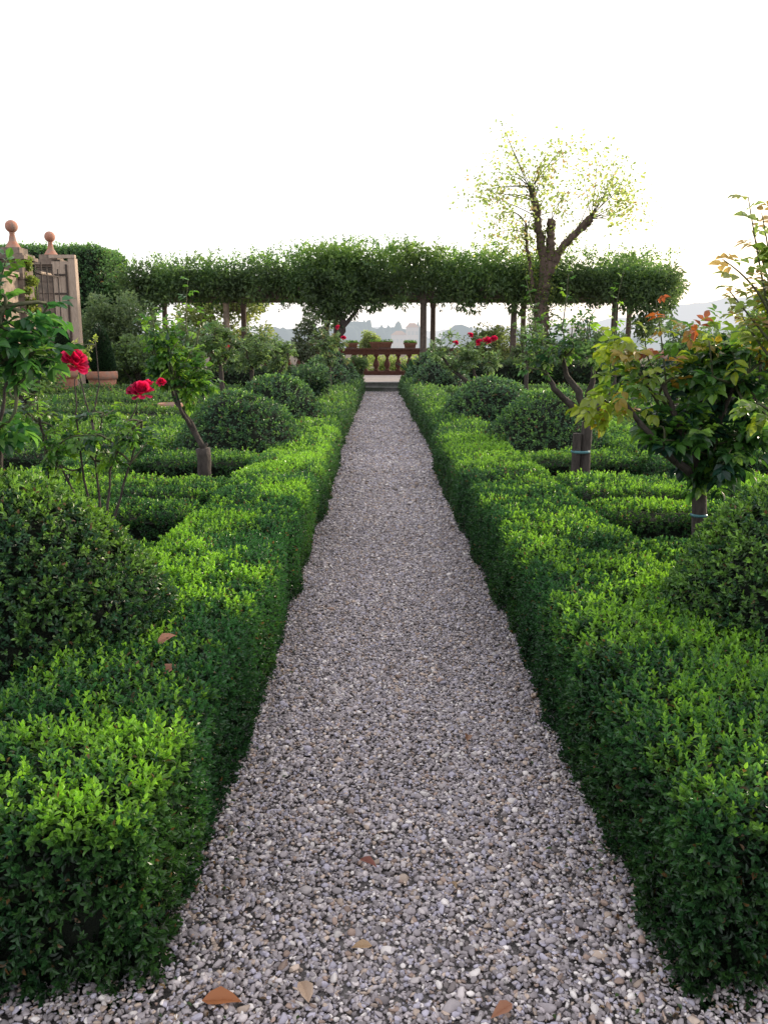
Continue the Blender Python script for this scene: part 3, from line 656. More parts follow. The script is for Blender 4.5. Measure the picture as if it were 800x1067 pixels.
# terracotta
def pot(name, label, cat, p, r, h, group=None, mat=M_terr):
    mb = MB(); x, y, z = p
    mb.lathe([(.02, z), (r * .72, z), (r * .76, z + .03 * h), (r * .93, z + h * .74), (r * .93, z + h * .76), (r * 1.02, z + h * .78), (r * 1.04, z + h * .86), (r * 1.04, z + h * .97), (r, z + h), (r * .9, z + h), (r * .88, z + h * .88), (.01, z + h * .88)], x, y, 28)
    return mb.build(name, mat, None, p, True) if not cat else tag(mb.build(name, mat, None, p, True), label, cat, group)
for u, D, lab, sd_ in ((106, 21.5, 'conical clipped evergreen growing in the round terracotta pot', 71), (66, 22.5, 'dark conical evergreen half hidden behind the big crimson rose', 72)):
    g0 = G(u, D); pot('terracotta_pot', 'round terracotta pot holding the %s' % ('conical evergreen right of the gate' if sd_ == 71 else 'dark cone before the gate'), 'pot', tuple(g0), .37, .88, None)
    rg3 = np.random.default_rng(sd_); n = 5200; q = 1 - np.sqrt(rg3.random(n)); th = rg3.uniform(0, 6.28, n); H_ = 1.3; rr = .36 * (1 - q) ** .62 * (1 + .0 * q) * (.75 + .25 * np.minimum(1, q * 8))
    P = np.c_[g0[0] + rr * np.cos(th), g0[1] + rr * np.sin(th), .80 + q * H_]
    mb = MB(); mb.inst(T2, P, frames(nrm(np.c_[np.cos(th), np.sin(th), .9 + 0 * th] + randdir(rg3, n) * .5), randdir(rg3, n), .06, .035), pick(rg3, [((.018, .045, .022), 3), ((.04, .08, .035), 1)], n))
    mb.lathe([(.3, .74), (.31, .96), (.24, 1.34), (.13, 1.74), (.01, 1.98)], g0[0], g0[1], 16, (1, 1, 1), 1)
    tag(mb.build('cone_topiary', [M_dome, M_core], None, (g0[0], g0[1], .78)), lab, 'topiary')
pot('terracotta_bowl', 'wide terracotta bowl standing behind the leaning rose tree', 'pot', tuple(G(176, 14.0, 0.0)), .21, .57)
pot('terracotta_bowl', 'wide terracotta bowl standing beyond the forked rose tree on the right', 'pot', tuple(G(655, 13.2, 0.0)), .21, .53)

# ================================================================== BACKGROUND
# garden gate on the left
def pillar(u, D, ztop, w, label):
    b = G(u, D, 0, 245); root = empty('gate_pillar', tuple(b), label, 'pillar', 'stone gate pillars with ball finials'); x, y, _ = b
    mb = MB(); h = w / 2; zc = ztop - .98
    rp = np.random.default_rng(int(u)); zz = .35
    while zz < zc - .01:
        z2 = min(zc, zz + rp.uniform(.26, .4)); e = rp.uniform(-.012, .012); e2 = rp.uniform(-.012, .012); mb.box(x - h + e, x + h + e2, y - h + e2, y + h - e, zz, z2 - .012, np.ones(3) * rp.uniform(.75, 1.1)); zz = z2
    mb.box(x - h * .93, x + h * .93, y - h * .93, y + h * .93, 0, zc, (.5, .45, .4)); mb.box(x - h * 1.12, x + h * 1.12, y - h * 1.12, y + h * 1.12, 0.001, .35); mb.build('shaft', M_pil, root, tuple(b))
    mb = MB()
    for k, (e, z0, z1) in enumerate([(1.12, 0, .06), (1.35, .061, .14), (1.18, .141, .2), (.8, .201, .34)]): mb.box(x - h * e, x + h * e, y - h * e, y + h * e, zc + z0 + .001, zc + z1)
    mb.build('cap', M_pil, root, tuple(b))
    mb = MB(); r = .145; zb = ztop - r
    mb.lathe([(h * .62, zc + .34), (h * .5, zc + .40), (h * .30, zc + .5), (.055, zb - r - .02), (.075, zb - r + .0), (.05, zb - r * .93)] + [(r * math.cos(a), zb + r * math.sin(a)) for a in np.linspace(-1.25, 1.57, 14)], x, y, 24)
    mb.build('ball_finial', M_terr, root, tuple(b), True)
    return b
pillar(13, 20.5, 4.42, .60, 'nearer stone gate pillar with terracotta ball, partly clad in lit ivy')
pillar(52, 24.0, 4.62, .62, 'farther stone gate pillar with terracotta ball beside the open wooden gate')
b = G(69, 23.6, 0, 320); root = empty('wooden_gate', tuple(b), 'tall weathered wooden gate leaf standing open with dark iron straps', 'gate')
x, y, _ = b; mb = MB()
for k in range(4): mb.box(x - .30 + k * .115, x - .19 + k * .115, y - .03, y + .03, .12, 3.78)
mb.build('door_panel', M_wood, root, tuple(b)); mb = MB(); mb.box(x + .165, x + .35, y - .06, y + .16, .05, 3.86); mb.build('jamb', M_wood, root, tuple(b))
mb = MB(); mb.box(x - .34, x + .36, y - .08, y + .04, 3.862, 3.95); mb.build('top_rail', M_wood, root, tuple(b))
mb = MB(); mb.box(x + .07, x + .12, y - .055, y - .032, .3, 3.7)
for z in (.9, 1.6, 2.9, 3.4): mb.box(x - .30, x + .069, y - .052, y - .033, z, z + .05)
mb.build('iron_strap', M_iron, root, tuple(b))
b = G(41, 21.6, 0, 330); root = empty('iron_gate', tuple(b), 'narrow rusty iron gate seen almost edge on between the two pillars', 'gate'); mb = MB()
for k in range(5): mb = MB(); mb.tube([b + (.0 + k * .035, k * .28, .1), b + (k * .035, k * .28, 3.5 + .1 * (k % 2))], .018, 6); mb.build('bar', M_iron, root, tuple(b))
for z in (.25, 1.6, 3.3): mb = MB(); mb.tube([b + (0, 0, z), b + (.14, 1.12, z)], .022, 6); mb.build('rail', M_iron, root, tuple(b))
mb = MB(); mb.tube([A(42, 284, 21.6), A(57, 287, 23.7)], .035, 6); mb.build('tie_rod', M_stone, root, tuple(b))
# garden wall running toward us and ivy
xw = G(13, 20.5, 0, 245)[0]; mb = MB(); mb.box(xw - .2, xw + .18, 11.5, 20.18, -.1, 3.1); mb.box(xw - .26, xw + .24, 11.45, 20.17, 3.101, 3.2)
tag(mb.build('garden_wall', M_stone, None, (xw, 16, 0)), 'stone garden wall running up to the nearer gate pillar at far left', 'wall')
shrub('ivy', 'sunlit yellow green ivy beyond the iron gate between the pillars', 'climber', (*G(34, 27.0, 0, 320)[:2], 1.9), (1.2, .35, 1.9), 6500, .10, [((.28, .34, .03), 3), ((.16, .24, .03), 2), ((.4, .4, .06), 1)], 81, lump=.2)
shrub('ivy', 'small lit ivy patch clinging beside the cap of the nearer gate pillar', 'climber', A(33, 300, 20.4), (.2, .3, .85), 1500, .08, [((.28, .34, .03), 3), ((.16, .24, .03), 2)], 82, stems=False)
# tall clipped hedge behind the gate
hedge_box('tall_hedge', 'tall clipped dark hedge behind the gate with its right end lit by the sun', (-16.2, -9.75, 30.4, 33.5), None, seed=90, h=4.9, bright=.3, r=.35, dens=1.6, tone=1.35)
# bushes left of the pergola
BG = 'loose shrubs along the left side of the garden'
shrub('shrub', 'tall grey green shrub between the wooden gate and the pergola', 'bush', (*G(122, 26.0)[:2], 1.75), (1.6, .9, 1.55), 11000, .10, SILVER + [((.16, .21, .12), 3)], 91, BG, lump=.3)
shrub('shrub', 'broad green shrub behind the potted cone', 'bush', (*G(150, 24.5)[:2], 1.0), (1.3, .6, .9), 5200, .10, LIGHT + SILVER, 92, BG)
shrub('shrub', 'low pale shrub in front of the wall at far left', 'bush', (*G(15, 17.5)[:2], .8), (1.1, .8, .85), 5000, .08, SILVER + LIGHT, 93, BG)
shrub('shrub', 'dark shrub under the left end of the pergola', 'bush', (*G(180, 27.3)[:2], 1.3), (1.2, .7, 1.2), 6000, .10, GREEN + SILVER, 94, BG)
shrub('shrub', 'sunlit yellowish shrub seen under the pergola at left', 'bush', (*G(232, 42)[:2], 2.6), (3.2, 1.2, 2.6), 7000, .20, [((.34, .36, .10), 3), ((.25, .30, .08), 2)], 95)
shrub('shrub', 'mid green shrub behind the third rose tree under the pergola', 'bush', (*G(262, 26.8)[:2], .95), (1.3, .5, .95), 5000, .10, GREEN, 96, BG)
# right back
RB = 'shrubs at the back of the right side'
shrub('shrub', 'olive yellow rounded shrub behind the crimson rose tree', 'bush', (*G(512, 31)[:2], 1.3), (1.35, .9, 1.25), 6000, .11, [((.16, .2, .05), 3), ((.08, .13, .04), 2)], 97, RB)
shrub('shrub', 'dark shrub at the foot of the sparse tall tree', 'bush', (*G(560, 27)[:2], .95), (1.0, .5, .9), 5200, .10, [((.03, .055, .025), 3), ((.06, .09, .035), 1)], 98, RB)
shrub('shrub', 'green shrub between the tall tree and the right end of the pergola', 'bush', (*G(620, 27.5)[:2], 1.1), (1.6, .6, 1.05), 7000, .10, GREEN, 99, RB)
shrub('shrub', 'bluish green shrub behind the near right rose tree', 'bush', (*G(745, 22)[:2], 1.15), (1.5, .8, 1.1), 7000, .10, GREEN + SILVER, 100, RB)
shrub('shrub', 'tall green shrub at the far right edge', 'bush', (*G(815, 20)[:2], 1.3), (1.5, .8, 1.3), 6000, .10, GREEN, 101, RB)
hedge_box('back_hedge', 'dark taller clipped hedge closing the back of the right parterre', (2.6, 13.5, 24.6, 25.4), None, seed=102, h=1.0, bright=.2, tone=.55, r=.12)
hedge_box('back_hedge', 'dark clipped hedge closing the back of the left parterre', (-9.5, -2.4, 25.2, 25.9), None, seed=103, h=.8, bright=.2, tone=.6, r=.12)

# pergola
px0, px1 = G(140, 30, 0, 300)[0], G(693, 30, 0, 300)[0]
root = empty('pergola', (1, 31.5, .3), 'long pergola of stone and timber posts roofed with wisteria across the terrace', 'pergola'); L0 = (1, 31.5, .3)
for y in (30.0, 33.0):
    mb = MB(); mb.box(px0, px1, y - .10, y + .10, 3.16, 3.40); mb.build('beam', M_beam, root, L0)
for k in range(27):
    x = px0 + .2 + k * (px1 - px0 - .4) / 26; mb = MB(); mb.box(x - .05, x + .05, 29.6, 33.4, 3.402, 3.54); mb.build('rafter', M_beam, root, L0)
for u, D, r, m in ((236, 30, .15, M_stone), (441, 30, .16, M_beam), (451, 33, .14, M_beam), (254, 33, .15, M_beam), (160, 30, .15, M_beam), (350, 33, .14, M_beam), (640, 30, .16, M_beam), (535, 30, .15, M_beam), (545, 33, .14, M_beam), (655, 33, .14, M_beam), (172, 33, .14, M_beam)):
    r = r * .78; x = G(u, D, 0, 330)[0]; mb = MB(); mb.lathe([(r * 1.25, .30), (r * 1.25, .42), (r * 1.05, .45), (r, .6), (r * .88, 2.95), (r * 1.0, 2.97), (r * 1.15, 3.05), (r * 1.15, 3.158)], x, D, 14); mb.build('column', m, root, L0, True)
# hanging lantern
p = A(245, 318, 30); root = empty('lantern', tuple(p + (0, 0, .4)), 'small iron lantern hanging under the pergola beam at left', 'lantern'); o = tuple(p + (0, 0, .4))
mb = MB(); mb.tube([(p[0], 30, 3.16), (p[0], 30, p[2] + .2)], .012, 5); mb.lathe([(.01, p[2] + .22), (.12, p[2] + .12), (.13, p[2] + .1)], p[0], 30, 6); mb.lathe([(.09, p[2] - .2), (.10, p[2] - .17), (.02, p[2] - .17)], p[0], 30, 6)
for k in range(6): a = k * math.pi / 3; mb.tube([(p[0] + .09 * math.cos(a), 30 + .09 * math.sin(a), p[2] - .18), (p[0] + .12 * math.cos(a), 30 + .12 * math.sin(a), p[2] + .11)], .01, 4)
mb.build('frame', M_iron, root, o)
# wisteria
rgw = np.random.default_rng(200); root = empty('wisteria_vine', (*G(345, 29.6)[:2], .3), 'old twisted wisteria spreading a thick leafy roof over the pergola', 'climber'); o = tuple(root.location)
mb = MB()
q = [A(340, 380, 29.6), A(346, 360, 29.5), A(356, 345, 29.4), A(357, 333, 29.4), A(348, 322, 29.5), A(338, 312, 29.6), A(330, 300, 29.8)]
mb.tube(np.array([np.interp(np.linspace(0, 6, 30), range(7), np.array(q)[:, c]) for c in range(3)]).T, [.15, .13, .12, .12], 10, rough=.08, rng=rgw)
mb.tube(curve(A(338, 380, 29.7), A(352, 312, 29.8), (-.35, 0, .2), 12), [.12, .08], 8, rough=.08, rng=rgw)
mb.tube(curve(A(356, 342, 29.4), A(378, 305, 29.6), (.2, 0, -.1), 10), [.08, .05], 8, rough=.08, rng=rgw)
mb.build('trunk', M_bark, root, o, True)
lb = MB()
def wist(cs, n, ls, pal):
    c = np.array([x[0] for x in cs]); r = np.array([x[1] for x in cs]); k = rgw.integers(0, len(c), n); d = randdir(rgw, n)
    P = c[k] + d * r[k] * rgw.uniform(.55, 1.05, (n, 1))
    return P, d
cs = []
def top(u): return np.interp(u, [130, 160, 250, 290, 330, 380, 440, 480, 560, 620, 680, 705], [288, 284, 282, 275, 267, 264, 267, 272, 272, 275, 273, 280]) + 2.5 * math.sin(u * .13 + 1)
for u in np.arange(133, 703, 3.2):
    for row in (29.7, 31.4, 33.2):
        vt = top(u) + rgw.normal(0, 2.5) + (float(vnoise(np.array([[u * .055, row, 0.]]))[0]) - .5) * 24 + (5 if u < 170 or u > 680 else 0); bt = 303 + rgw.normal(0, 3)
        for f_ in (0.12, .5, .85):
            v = vt + (bt - vt) * f_; p = A(u + rgw.normal(0, 3), v, row); p[2] = A(u, v, 30)[2]; cs.append((p, np.array([.36, .45, .30]) * rgw.uniform(.7, 1.25)))
drop = [(345, 318, 26, 16), (350, 285, 42, 26), (342, 314, 32, 16), (352, 328, 14, 12), (325, 308, 22, 10), (365, 312, 22, 10), (395, 310, 26, 11), (384, 314, 12, 8), (486, 308, 14, 14), (475, 306, 18, 8), (540, 310, 10, 14), (672, 325, 24, 26), (690, 305, 12, 25), (655, 312, 16, 16), (165, 308, 20, 10), (150, 318, 9, 16), (590, 305, 30, 6), (620, 306, 14, 8), (225, 304, 40, 5), (520, 304, 16, 6)]
for u, v, ru, rv in drop:
    for k in range(max(4, int(ru * rv / 16))):
        a = rgw.uniform(0, 6.28); w = rgw.random() ** .5; cs.append((A(u + ru * w * math.cos(a), v + rv * w * math.sin(a), 29.6 + rgw.normal(0, .25)), np.array([.24, .3, .24]) * rgw.uniform(.6, 1.1)))
P, d = wist(cs, 78000, .13, GREEN)
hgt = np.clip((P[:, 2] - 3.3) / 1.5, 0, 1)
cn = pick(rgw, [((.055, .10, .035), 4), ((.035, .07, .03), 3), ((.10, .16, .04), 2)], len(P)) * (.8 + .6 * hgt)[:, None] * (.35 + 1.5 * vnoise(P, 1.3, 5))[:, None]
lit = np.clip((hgt - .6) * 2, 0, 1)[:, None] * rgw.random((len(P), 1)); cn = cn * .95 + np.array((.15, .20, .11)) * .26; cn = cn * (1 - lit) + np.array((.26, .38, .07)) * lit  # haze and a sunlit top painted into the leaf colours
L = .17 * rgw.uniform(.6, 1.3, len(P))
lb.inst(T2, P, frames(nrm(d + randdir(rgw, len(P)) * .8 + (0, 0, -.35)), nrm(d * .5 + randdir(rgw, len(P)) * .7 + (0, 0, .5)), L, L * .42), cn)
# loose tendrils at the top and underneath
for k in range(760):
    u = rgw.uniform(135, 700); up_ = rgw.random() < .62; st = A(u, top(u) + 2 if up_ else 304, rgw.uniform(29.6, 31)); ln = rgw.uniform(.15, .75)
    en = st + np.array([rgw.normal(0, .25), rgw.normal(0, .1), ln if up_ else -ln * .8]); pl = curve(st, en, (0, 0, .1), 6)
    Q = pl[rgw.integers(2, 6, 12)] + rgw.normal(0, .04, (12, 3)); lb.inst(T2, Q, frames(randdir(rgw, 12) + (0, 0, -.3), randdir(rgw, 12), .12, .05), pick(rgw, LIGHT if up_ else GREEN, 12))
lb.build('foliage', M_wis, root, o)

# sparse tall tree
rgt = np.random.default_rng(300); D = 28.3; b = G(564, D); root = empty('bare_limbed_tree', tuple(b), 'pollarded tall tree with dark stub limbs and sparse pale leaves rising above the pergola', 'tree'); o = tuple(b)
mb = MB()
def limb(pts, rad, n=10):
    pts = np.array([A(u, v, D + (dd[0] if dd else 0)) for u, v, *dd in pts]); m = len(pts) * 6; t = np.linspace(0, len(pts) - 1, m)
    P = np.stack([np.interp(t, range(len(pts)), pts[:, c]) for c in range(3)], 1) + rgt.normal(0, .018, (m, 3)); mb.tube(P, np.interp(t, range(len(pts)), rad), n, rough=.10, rng=rgt); return P
tr = limb([(562, 400), (562, 360), (563, 330), (564, 308), (566, 295)], [.46, .29, .25, .22, .20])
l1 = limb([(566, 298), (566, 270), (562, 245), (559, 220), (553, 196)], [.17, .15, .13, .12, .10])
l2 = limb([(567, 290), (573, 262), (573, 245), (574, 231)], [.18, .14, .13, .14])
l3 = limb([(568, 290), (576, 272), (588, 255), (602, 241), (615, 228)], [.18, .15, .13, .12, .14])
l4 = limb([(556, 305), (552, 280), (548, 250), (547, 232)], [.09, .06, .05, .04], 7)
mb.build('trunk', M_bark2, root, o, True)
tb = MB(); lb = MB(); starts = [l1[-1], l1[-5], l1[-10], l2[-1], l3[-1], l3[-4], l3[-10], l4[-1], l4[-6], l2[-4]]
def cl(u, v, r, n): return (A(u, v, D + rgt.normal(0, 1.0)), r, n)
arcs = [(500, 195), (492, 207), (510, 215), (505, 180), (520, 170), (535, 145), (530, 133), (545, 165), (575, 155), (590, 150), (605, 152), (615, 158), (600, 165), (580, 168), (640, 170), (655, 190), (660, 205), (648, 215), (650, 180), (665, 225), (540, 185), (520, 240), (515, 250), (530, 225), (540, 250), (512, 235), (560, 170), (585, 190), (590, 205), (575, 200), (600, 190), (620, 180), (625, 195), (635, 205), (640, 235), (560, 205), (530, 260), (550, 262), (590, 225), (508, 200), (523, 205), (612, 210), (653, 200), (630, 160), (570, 180), (540, 210)]
for (u, v) in arcs:
    u = 577 + (u - 577) * 1.13
    tgt, r, n = cl(u, v, .3, 0); e = np.array(starts); st = e[np.argmin(np.linalg.norm(e - tgt, axis=1) + rgt.random(len(e)) * 1.2)]
    pl = curve(st, tgt, rgt.normal(0, .25, 3) + (0, 0, .35), 9); tb.tube(pl, np.linspace(.018, .005, 9), 5)
    n = 66; w = rgt.uniform(.5, 1.02, n); ii = w * 8; k = np.minimum(ii.astype(int), 7); Q = pl[k] + (pl[k + 1] - pl[k]) * (ii - k)[:, None] + rgt.normal(0, .2, (n, 3)) * (w[:, None] + .3)
    L = .115 * rgt.uniform(.6, 1.3, n); lb.inst(T4, Q, frames(randdir(rgt, n) + (0, 0, -.4), randdir(rgt, n), L, L * .7), pick(rgt, [((.34, .40, .17), 4), ((.42, .45, .2), 2), ((.42, .30, .2), 1), ((.2, .27, .10), 2)], n))  # pale leaf colours, whitened to stand for haze around the crown
for pl, rr, n in ((tr, .42, 1500), (l1, .22, 520), (l2, .2, 180), (l3, .2, 300), (l4, .2, 260)):
    Q = pl[rgt.integers(0, len(pl), n)] + randdir(rgt, n) * rr * rgt.uniform(.7, 1.15, (n, 1)); L = .10 * rgt.uniform(.6, 1.2, n)
    lb.inst(T2, Q, frames(randdir(rgt, n) + (0, 0, -.5), randdir(rgt, n), L, L * .7), pick(rgt, [((.05, .075, .03), 4), ((.18, .22, .05), 1)] if pl is tr else [((.18, .24, .05), 2), ((.08, .10, .03), 2)], n))
tb.build('twig', M_twig, root, o, True); lb.build('foliage', M_tree, root, o)

# balustrade
yb = 36.0; root = empty('balustrade', (.1, yb, .3), 'weathered terracotta balustrade at the end of the garden path', 'balustrade'); o = (.1, yb, .3)
mb = MB(); mb.box(-9, 10, yb - .17, yb + .17, 1.16, 1.36); mb.box(-9, 10, yb - .21, yb + .21, 1.362, 1.43); mb.build('top_rail', M_oldterr, root, o)
mb = MB(); mb.box(-9, 10, yb - .19, yb + .19, .30, .47); mb.build('base_rail', M_oldterr, root, o)
pr = [(.12, .471), (.12, .53), (.07, .55), (.065, .58), (.13, .70), (.135, .77), (.10, .87), (.055, .98), (.05, 1.03), (.08, 1.05), (.065, 1.08), (.11, 1.10), (.11, 1.158)]
xs0 = G(380.5, yb)[0]; bal = None
for k in range(-17, 19):
    x = xs0 + k * .47
    if bal is None:
        m_ = MB(); m_.lathe(pr, x, yb, 14); bal = m_.build('baluster', M_oldterr, root, o, True); bx0 = x
    else:
        c = bal.copy(); C.objects.link(c); c.parent = root; c.location = (bal.location[0] + x - bx0, bal.location[1], bal.location[2])
for u, w, lab in ((397, .94, 'long terracotta planter box centred on the balustrade rail'), (366.5, .52, 'short terracotta planter box on the balustrade rail left of the long one'), (427, .52, 'short terracotta planter box on the balustrade rail right of the long one')):
    x = G(u, yb)[0]; root = empty('planter_box', (x, yb, 1.432), lab, 'planter'); o = (x, yb, 1.432); mb = MB(); h = w / 2; H_ = .24 if w > .6 else .2
    z0, z1 = 1.433, 1.433 + H_; s_ = .86
    V = [(x - h * s_, yb - .13, z0), (x + h * s_, yb - .13, z0), (x + h * s_, yb + .13, z0), (x - h * s_, yb + .13, z0), (x - h, yb - .17, z1), (x + h, yb - .17, z1), (x + h, yb + .17, z1), (x - h, yb + .17, z1)]
    mb.addv(V, [(0, 3, 2, 1), (0, 1, 5, 4), (1, 2, 6, 5), (2, 3, 7, 6), (3, 0, 4, 7), (4, 5, 6, 7)]); mb.box(x - h - .03, x + h + .03, yb - .195, yb - .165, z1 - .05, z1 + .02); mb.build('box', M_plant, root, o)
    rr = np.random.default_rng(int(u)); n = 320; Q = np.c_[rr.uniform(x - h, x + h, n), rr.uniform(yb - .17, yb + .15, n), z1 + rr.random(n) ** 2 * .1]; mb = MB(); mb.inst(T2, Q, frames(randdir(rr, n) + (0, 0, .8), randdir(rr, n), .07, .03), pick(rr, LIGHT + GREEN, n)); mb.build('foliage', M_wis, root, o)

# shrubs below the terrace
shrub('shrub', 'bright yellow green shrub showing between the balusters', 'bush', (*G(402, 39)[:2], .1), (3.0, .9, 1.15), 16000, .11, [((.36, .44, .07), 3), ((.25, .34, .05), 3), ((.42, .44, .18), 1)], 110, T=T2)
shrub('shrub', 'small pale yellow green tree just beyond the balustrade', 'bush', (*G(383, 46)[:2], 1.6), (.8, .6, 1.1), 2500, .12, [((.30, .36, .12), 3), ((.38, .42, .16), 2)], 111)

# ------------------------------------------------------------------ far hills, woods, villa
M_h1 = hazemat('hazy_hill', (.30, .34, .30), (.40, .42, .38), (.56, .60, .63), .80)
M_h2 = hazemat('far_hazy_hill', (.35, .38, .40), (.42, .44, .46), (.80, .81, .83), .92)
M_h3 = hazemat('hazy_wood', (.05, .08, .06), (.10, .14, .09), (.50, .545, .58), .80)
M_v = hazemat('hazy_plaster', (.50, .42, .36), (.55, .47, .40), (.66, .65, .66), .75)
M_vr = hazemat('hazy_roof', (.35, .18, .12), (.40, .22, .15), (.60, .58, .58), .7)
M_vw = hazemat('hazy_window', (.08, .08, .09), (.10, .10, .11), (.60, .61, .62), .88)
def ridge(name, D, depth, us, vs, mat, rough=.6):
    us = np.array(us, float); vs = np.array(vs, float); u = np.linspace(us[0], us[-1], 160); v = np.interp(u, us, vs)
    nv = 8; V = []
    for j in range(nv):
        q = j / (nv - 1)
        for k in range(160):
            p = A(u[k], v[k], D); z = p[2]; w = math.sin(q * math.pi / 2) if q < 1 else 1
            V.append((p[0] * (D - depth * (1 - q)) / D, D - depth * (1 - q), -3 + (z + 3) * w + (vnoise(np.array([[u[k] * .12, q * 5, D]]), 1)[0] - .5) * D * .006 * (q > .1)))
    mb = MB(); mb.addv(V, [(j * 160 + k, j * 160 + k + 1, (j + 1) * 160 + k + 1, (j + 1) * 160 + k) for j in range(nv - 1) for k in range(159)])
    return tag(mb.build(name, mat, None, (0, D, 0), True), kind='structure')
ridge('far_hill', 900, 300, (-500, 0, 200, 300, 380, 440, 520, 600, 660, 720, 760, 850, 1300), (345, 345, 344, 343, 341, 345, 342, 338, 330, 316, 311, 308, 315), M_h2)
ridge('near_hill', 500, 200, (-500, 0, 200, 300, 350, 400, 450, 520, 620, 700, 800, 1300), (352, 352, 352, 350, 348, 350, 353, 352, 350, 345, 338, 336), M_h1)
rh = np.random.default_rng(400); mb = MB(); V, F = ico(2)
for k in range(210):
    u = rh.choice([rh.uniform(270, 440), rh.uniform(350, 425), rh.uniform(440, 800), rh.uniform(-100, 270)], p=[.35, .3, .25, .1]); D = rh.uniform(330, 470); cy = rh.random() < .4
    vt = {True: 343 + rh.normal(0, 4), False: 347 + rh.normal(0, 4)}[bool(cy)] - (6 if 350 < u < 382 else 0); p = A(u, vt, D); hh = p[2] + 3
    r = np.array([hh * .10 + .5, hh * .10 + .5, hh * .55]) if cy else np.array([hh * rh.uniform(.25, .5), 4, hh * .36]); c = np.array([p[0], D, p[2] - r[2]])
    W = V * 2 * (1 + (vnoise(V + k, 3)[:, None] - .5) * .5) * r + c
    mb.addv(W, F[0])
    if not cy: mb.tube([(c[0], D, -4), c], r[0] * .08 + .2, 5)
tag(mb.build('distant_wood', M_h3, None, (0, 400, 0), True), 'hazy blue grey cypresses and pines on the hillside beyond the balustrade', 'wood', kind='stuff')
def villa(u0, u1, vt, D, label, nw, ns):
    a, b_ = A(u0, vt, D), A(u1, vt, D); x0, x1, zt = a[0], b_[0], a[2]; root = empty('villa', ((x0 + x1) / 2, D, -4), label, 'building'); o = tuple(root.location)
    mb = MB(); mb.box(x0, x1, D, D + 12, -4, zt); mb.build('wall', M_v, root, o)
    mb = MB(); e = (x1 - x0) * .06; m = (x0 + x1) / 2; mb.addv([(x0 - e, D - e, zt + .01), (x1 + e, D - e, zt + .01), (x1 + e, D + 12, zt + .01), (x0 - e, D + 12, zt + .01), (m - 1, D + 6, zt + 1.6), (m + 1, D + 6, zt + 1.6)], [(0, 1, 5, 4), (2, 3, 4, 5)]).addv([(x0 - e, D - e, zt + .01), (x0 - e, D + 12, zt + .01), (m - 1, D + 6, zt + 1.6), (x1 + e, D - e, zt + .01), (x1 + e, D + 12, zt + .01), (m + 1, D + 6, zt + 1.6)], [(0, 1, 2), (3, 5, 4)]); mb.build('roof', M_vr, root, o)
    for i in range(nw):
        for j in range(ns):
            x = x0 + (i + .5) * (x1 - x0) / nw; z = zt - 1.4 - j * 2.6; mb = MB(); mb.box(x - .5, x + .5, D - .05, D + .05, z - 1.3, z); mb.build('window', M_vw, root, o)
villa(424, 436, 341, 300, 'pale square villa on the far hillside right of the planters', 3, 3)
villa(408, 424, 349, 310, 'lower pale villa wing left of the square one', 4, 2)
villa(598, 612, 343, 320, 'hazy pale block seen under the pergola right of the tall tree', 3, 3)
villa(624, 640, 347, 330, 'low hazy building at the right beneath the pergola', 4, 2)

# fallen leaves
for i, (u, v, c, L, lab) in enumerate([(211, 1055, (.35, .13, .05), .085, 'curled rusty brown leaf on the gravel at the front left'), (322, 1058, (.45, .32, .24), .075, 'pale beige dry leaf on the gravel at the bottom edge'), (533, 1060, (.33, .15, .09), .06, 'reddish upright dry leaf on the gravel at the bottom, right of centre'),
        (375, 906, (.22, .08, .06), .055, 'dark red dry leaf lying mid path'), (486, 781, (.25, .13, .08), .06, 'brown dry leaf lying farther up the path'), (388, 998, (.38, .25, .15), .05, 'thin tan dry leaf on the path left of centre'),
        (470, 930, (.30, .2, .12), .03, 'tiny tan leaf fragment in the middle of the path')]):
    y_ = (533.5 - v) / 862.; dy = math.cos(_th) + y_ * math.sin(_th); dz = -math.sin(_th) + y_ * math.cos(_th); p = A(u, v, -CAM_H / dz * dy); p[2] = .034; a = i * 1.9
    mb = MB(); d = np.array([[math.cos(a), math.sin(a), .12]]); mb.inst((T8[0] * (1, 1, 1.6), T8[1]), p[None], frames(d, np.array([[.2, -.3, 1.]]), L, L * .5), np.array([c]))
    tag(mb.build('fallen_leaf', M_dry, None, tuple(p)), lab, 'leaf', 'fallen leaves on the gravel')
for (u, v, D, i, lab) in ((166, 705, 2.52, 0, 'curled pinkish dry leaf caught on top of the near left hedge'), (164, 672, 2.72, 1, 'small dry leaf resting beside the near left mound')):
    p = A(u, v, D); mb = MB(); mb.inst((T8[0] * (1, 1, 2.2), T8[1]), p[None], frames(np.array([[.8, .5, .5]]), np.array([[.3, -.5, 1.]]), .07, .035), np.array([(.42, .2, .14)]))
    tag(mb.build('fallen_leaf', M_dry, None, tuple(p)), lab, 'leaf')

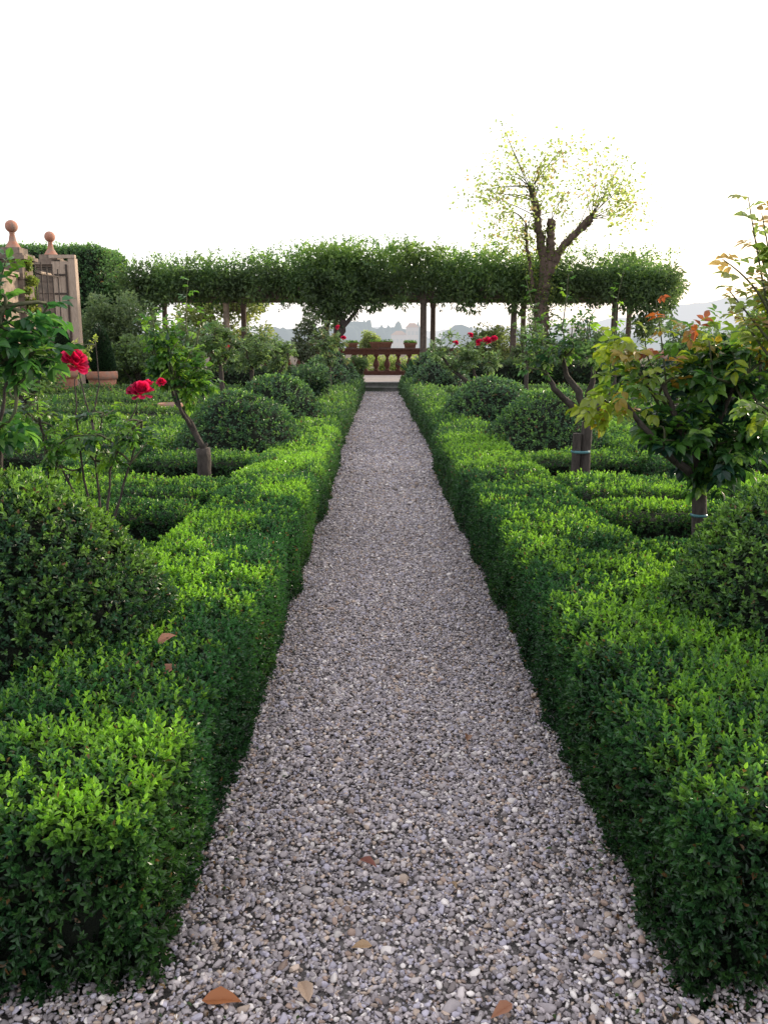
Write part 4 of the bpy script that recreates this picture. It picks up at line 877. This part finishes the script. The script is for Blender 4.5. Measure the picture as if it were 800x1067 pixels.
# ================================================================== LIGHT, SKY, CAMERA
SUN_EL, SUN_AZ = R(14), R(50)      # azimuth measured from straight ahead toward the right
w = bpy.data.worlds.new('World'); bpy.context.scene.world = w; w.use_nodes = True; nt = w.node_tree; nt.nodes.clear(); N = nt.nodes; L = nt.links
sky = N.new('ShaderNodeTexSky'); sky.sky_type = 'NISHITA'; sky.sun_disc = False; sky.sun_elevation = SUN_EL; sky.sun_rotation = SUN_AZ; sky.dust_density = 4; sky.air_density = 1.2
b1 = N.new('ShaderNodeBackground'); b1.inputs[1].default_value = .10; L.new(sky.outputs[0], b1.inputs[0])
b2 = N.new('ShaderNodeBackground'); b2.inputs[0].default_value = (.99, .98, 1.0, 1); b2.inputs[1].default_value = 1.16
ad = N.new('ShaderNodeAddShader'); L.new(b1.outputs[0], ad.inputs[0]); L.new(b2.outputs[0], ad.inputs[1])
o = N.new('ShaderNodeOutputWorld'); L.new(ad.outputs[0], o.inputs[0])
sl = bpy.data.lights.new('sun', 'SUN'); sl.energy = 4.2; sl.angle = R(2.5); sl.color = (1, .86, .68)
so = bpy.data.objects.new('sun', sl); C.objects.link(so)
from mathutils import Vector
dirv = Vector((math.sin(SUN_AZ) * math.cos(SUN_EL), math.cos(SUN_AZ) * math.cos(SUN_EL), math.sin(SUN_EL)))
so.rotation_euler = dirv.to_track_quat('Z', 'Y').to_euler()
cam = bpy.data.cameras.new('camera'); co = bpy.data.objects.new('camera', cam); C.objects.link(co)
cam.sensor_fit = 'VERTICAL'; cam.sensor_height = 36; cam.lens = 862 / 1067 * 36; cam.clip_start = .05; cam.clip_end = 4000
co.location = (0, 0, CAM_H); co.rotation_euler = (R(90) - _th, 0, -R(.4))
sc = bpy.context.scene; sc.camera = co
sc.view_settings.view_transform = 'Standard'; sc.view_settings.look = 'None'; sc.view_settings.exposure = 0
sc.cycles.max_bounces = 8; sc.cycles.transmission_bounces = 4; sc.cycles.diffuse_bounces = 4; sc.cycles.caustics_reflective = False; sc.cycles.caustics_refractive = False
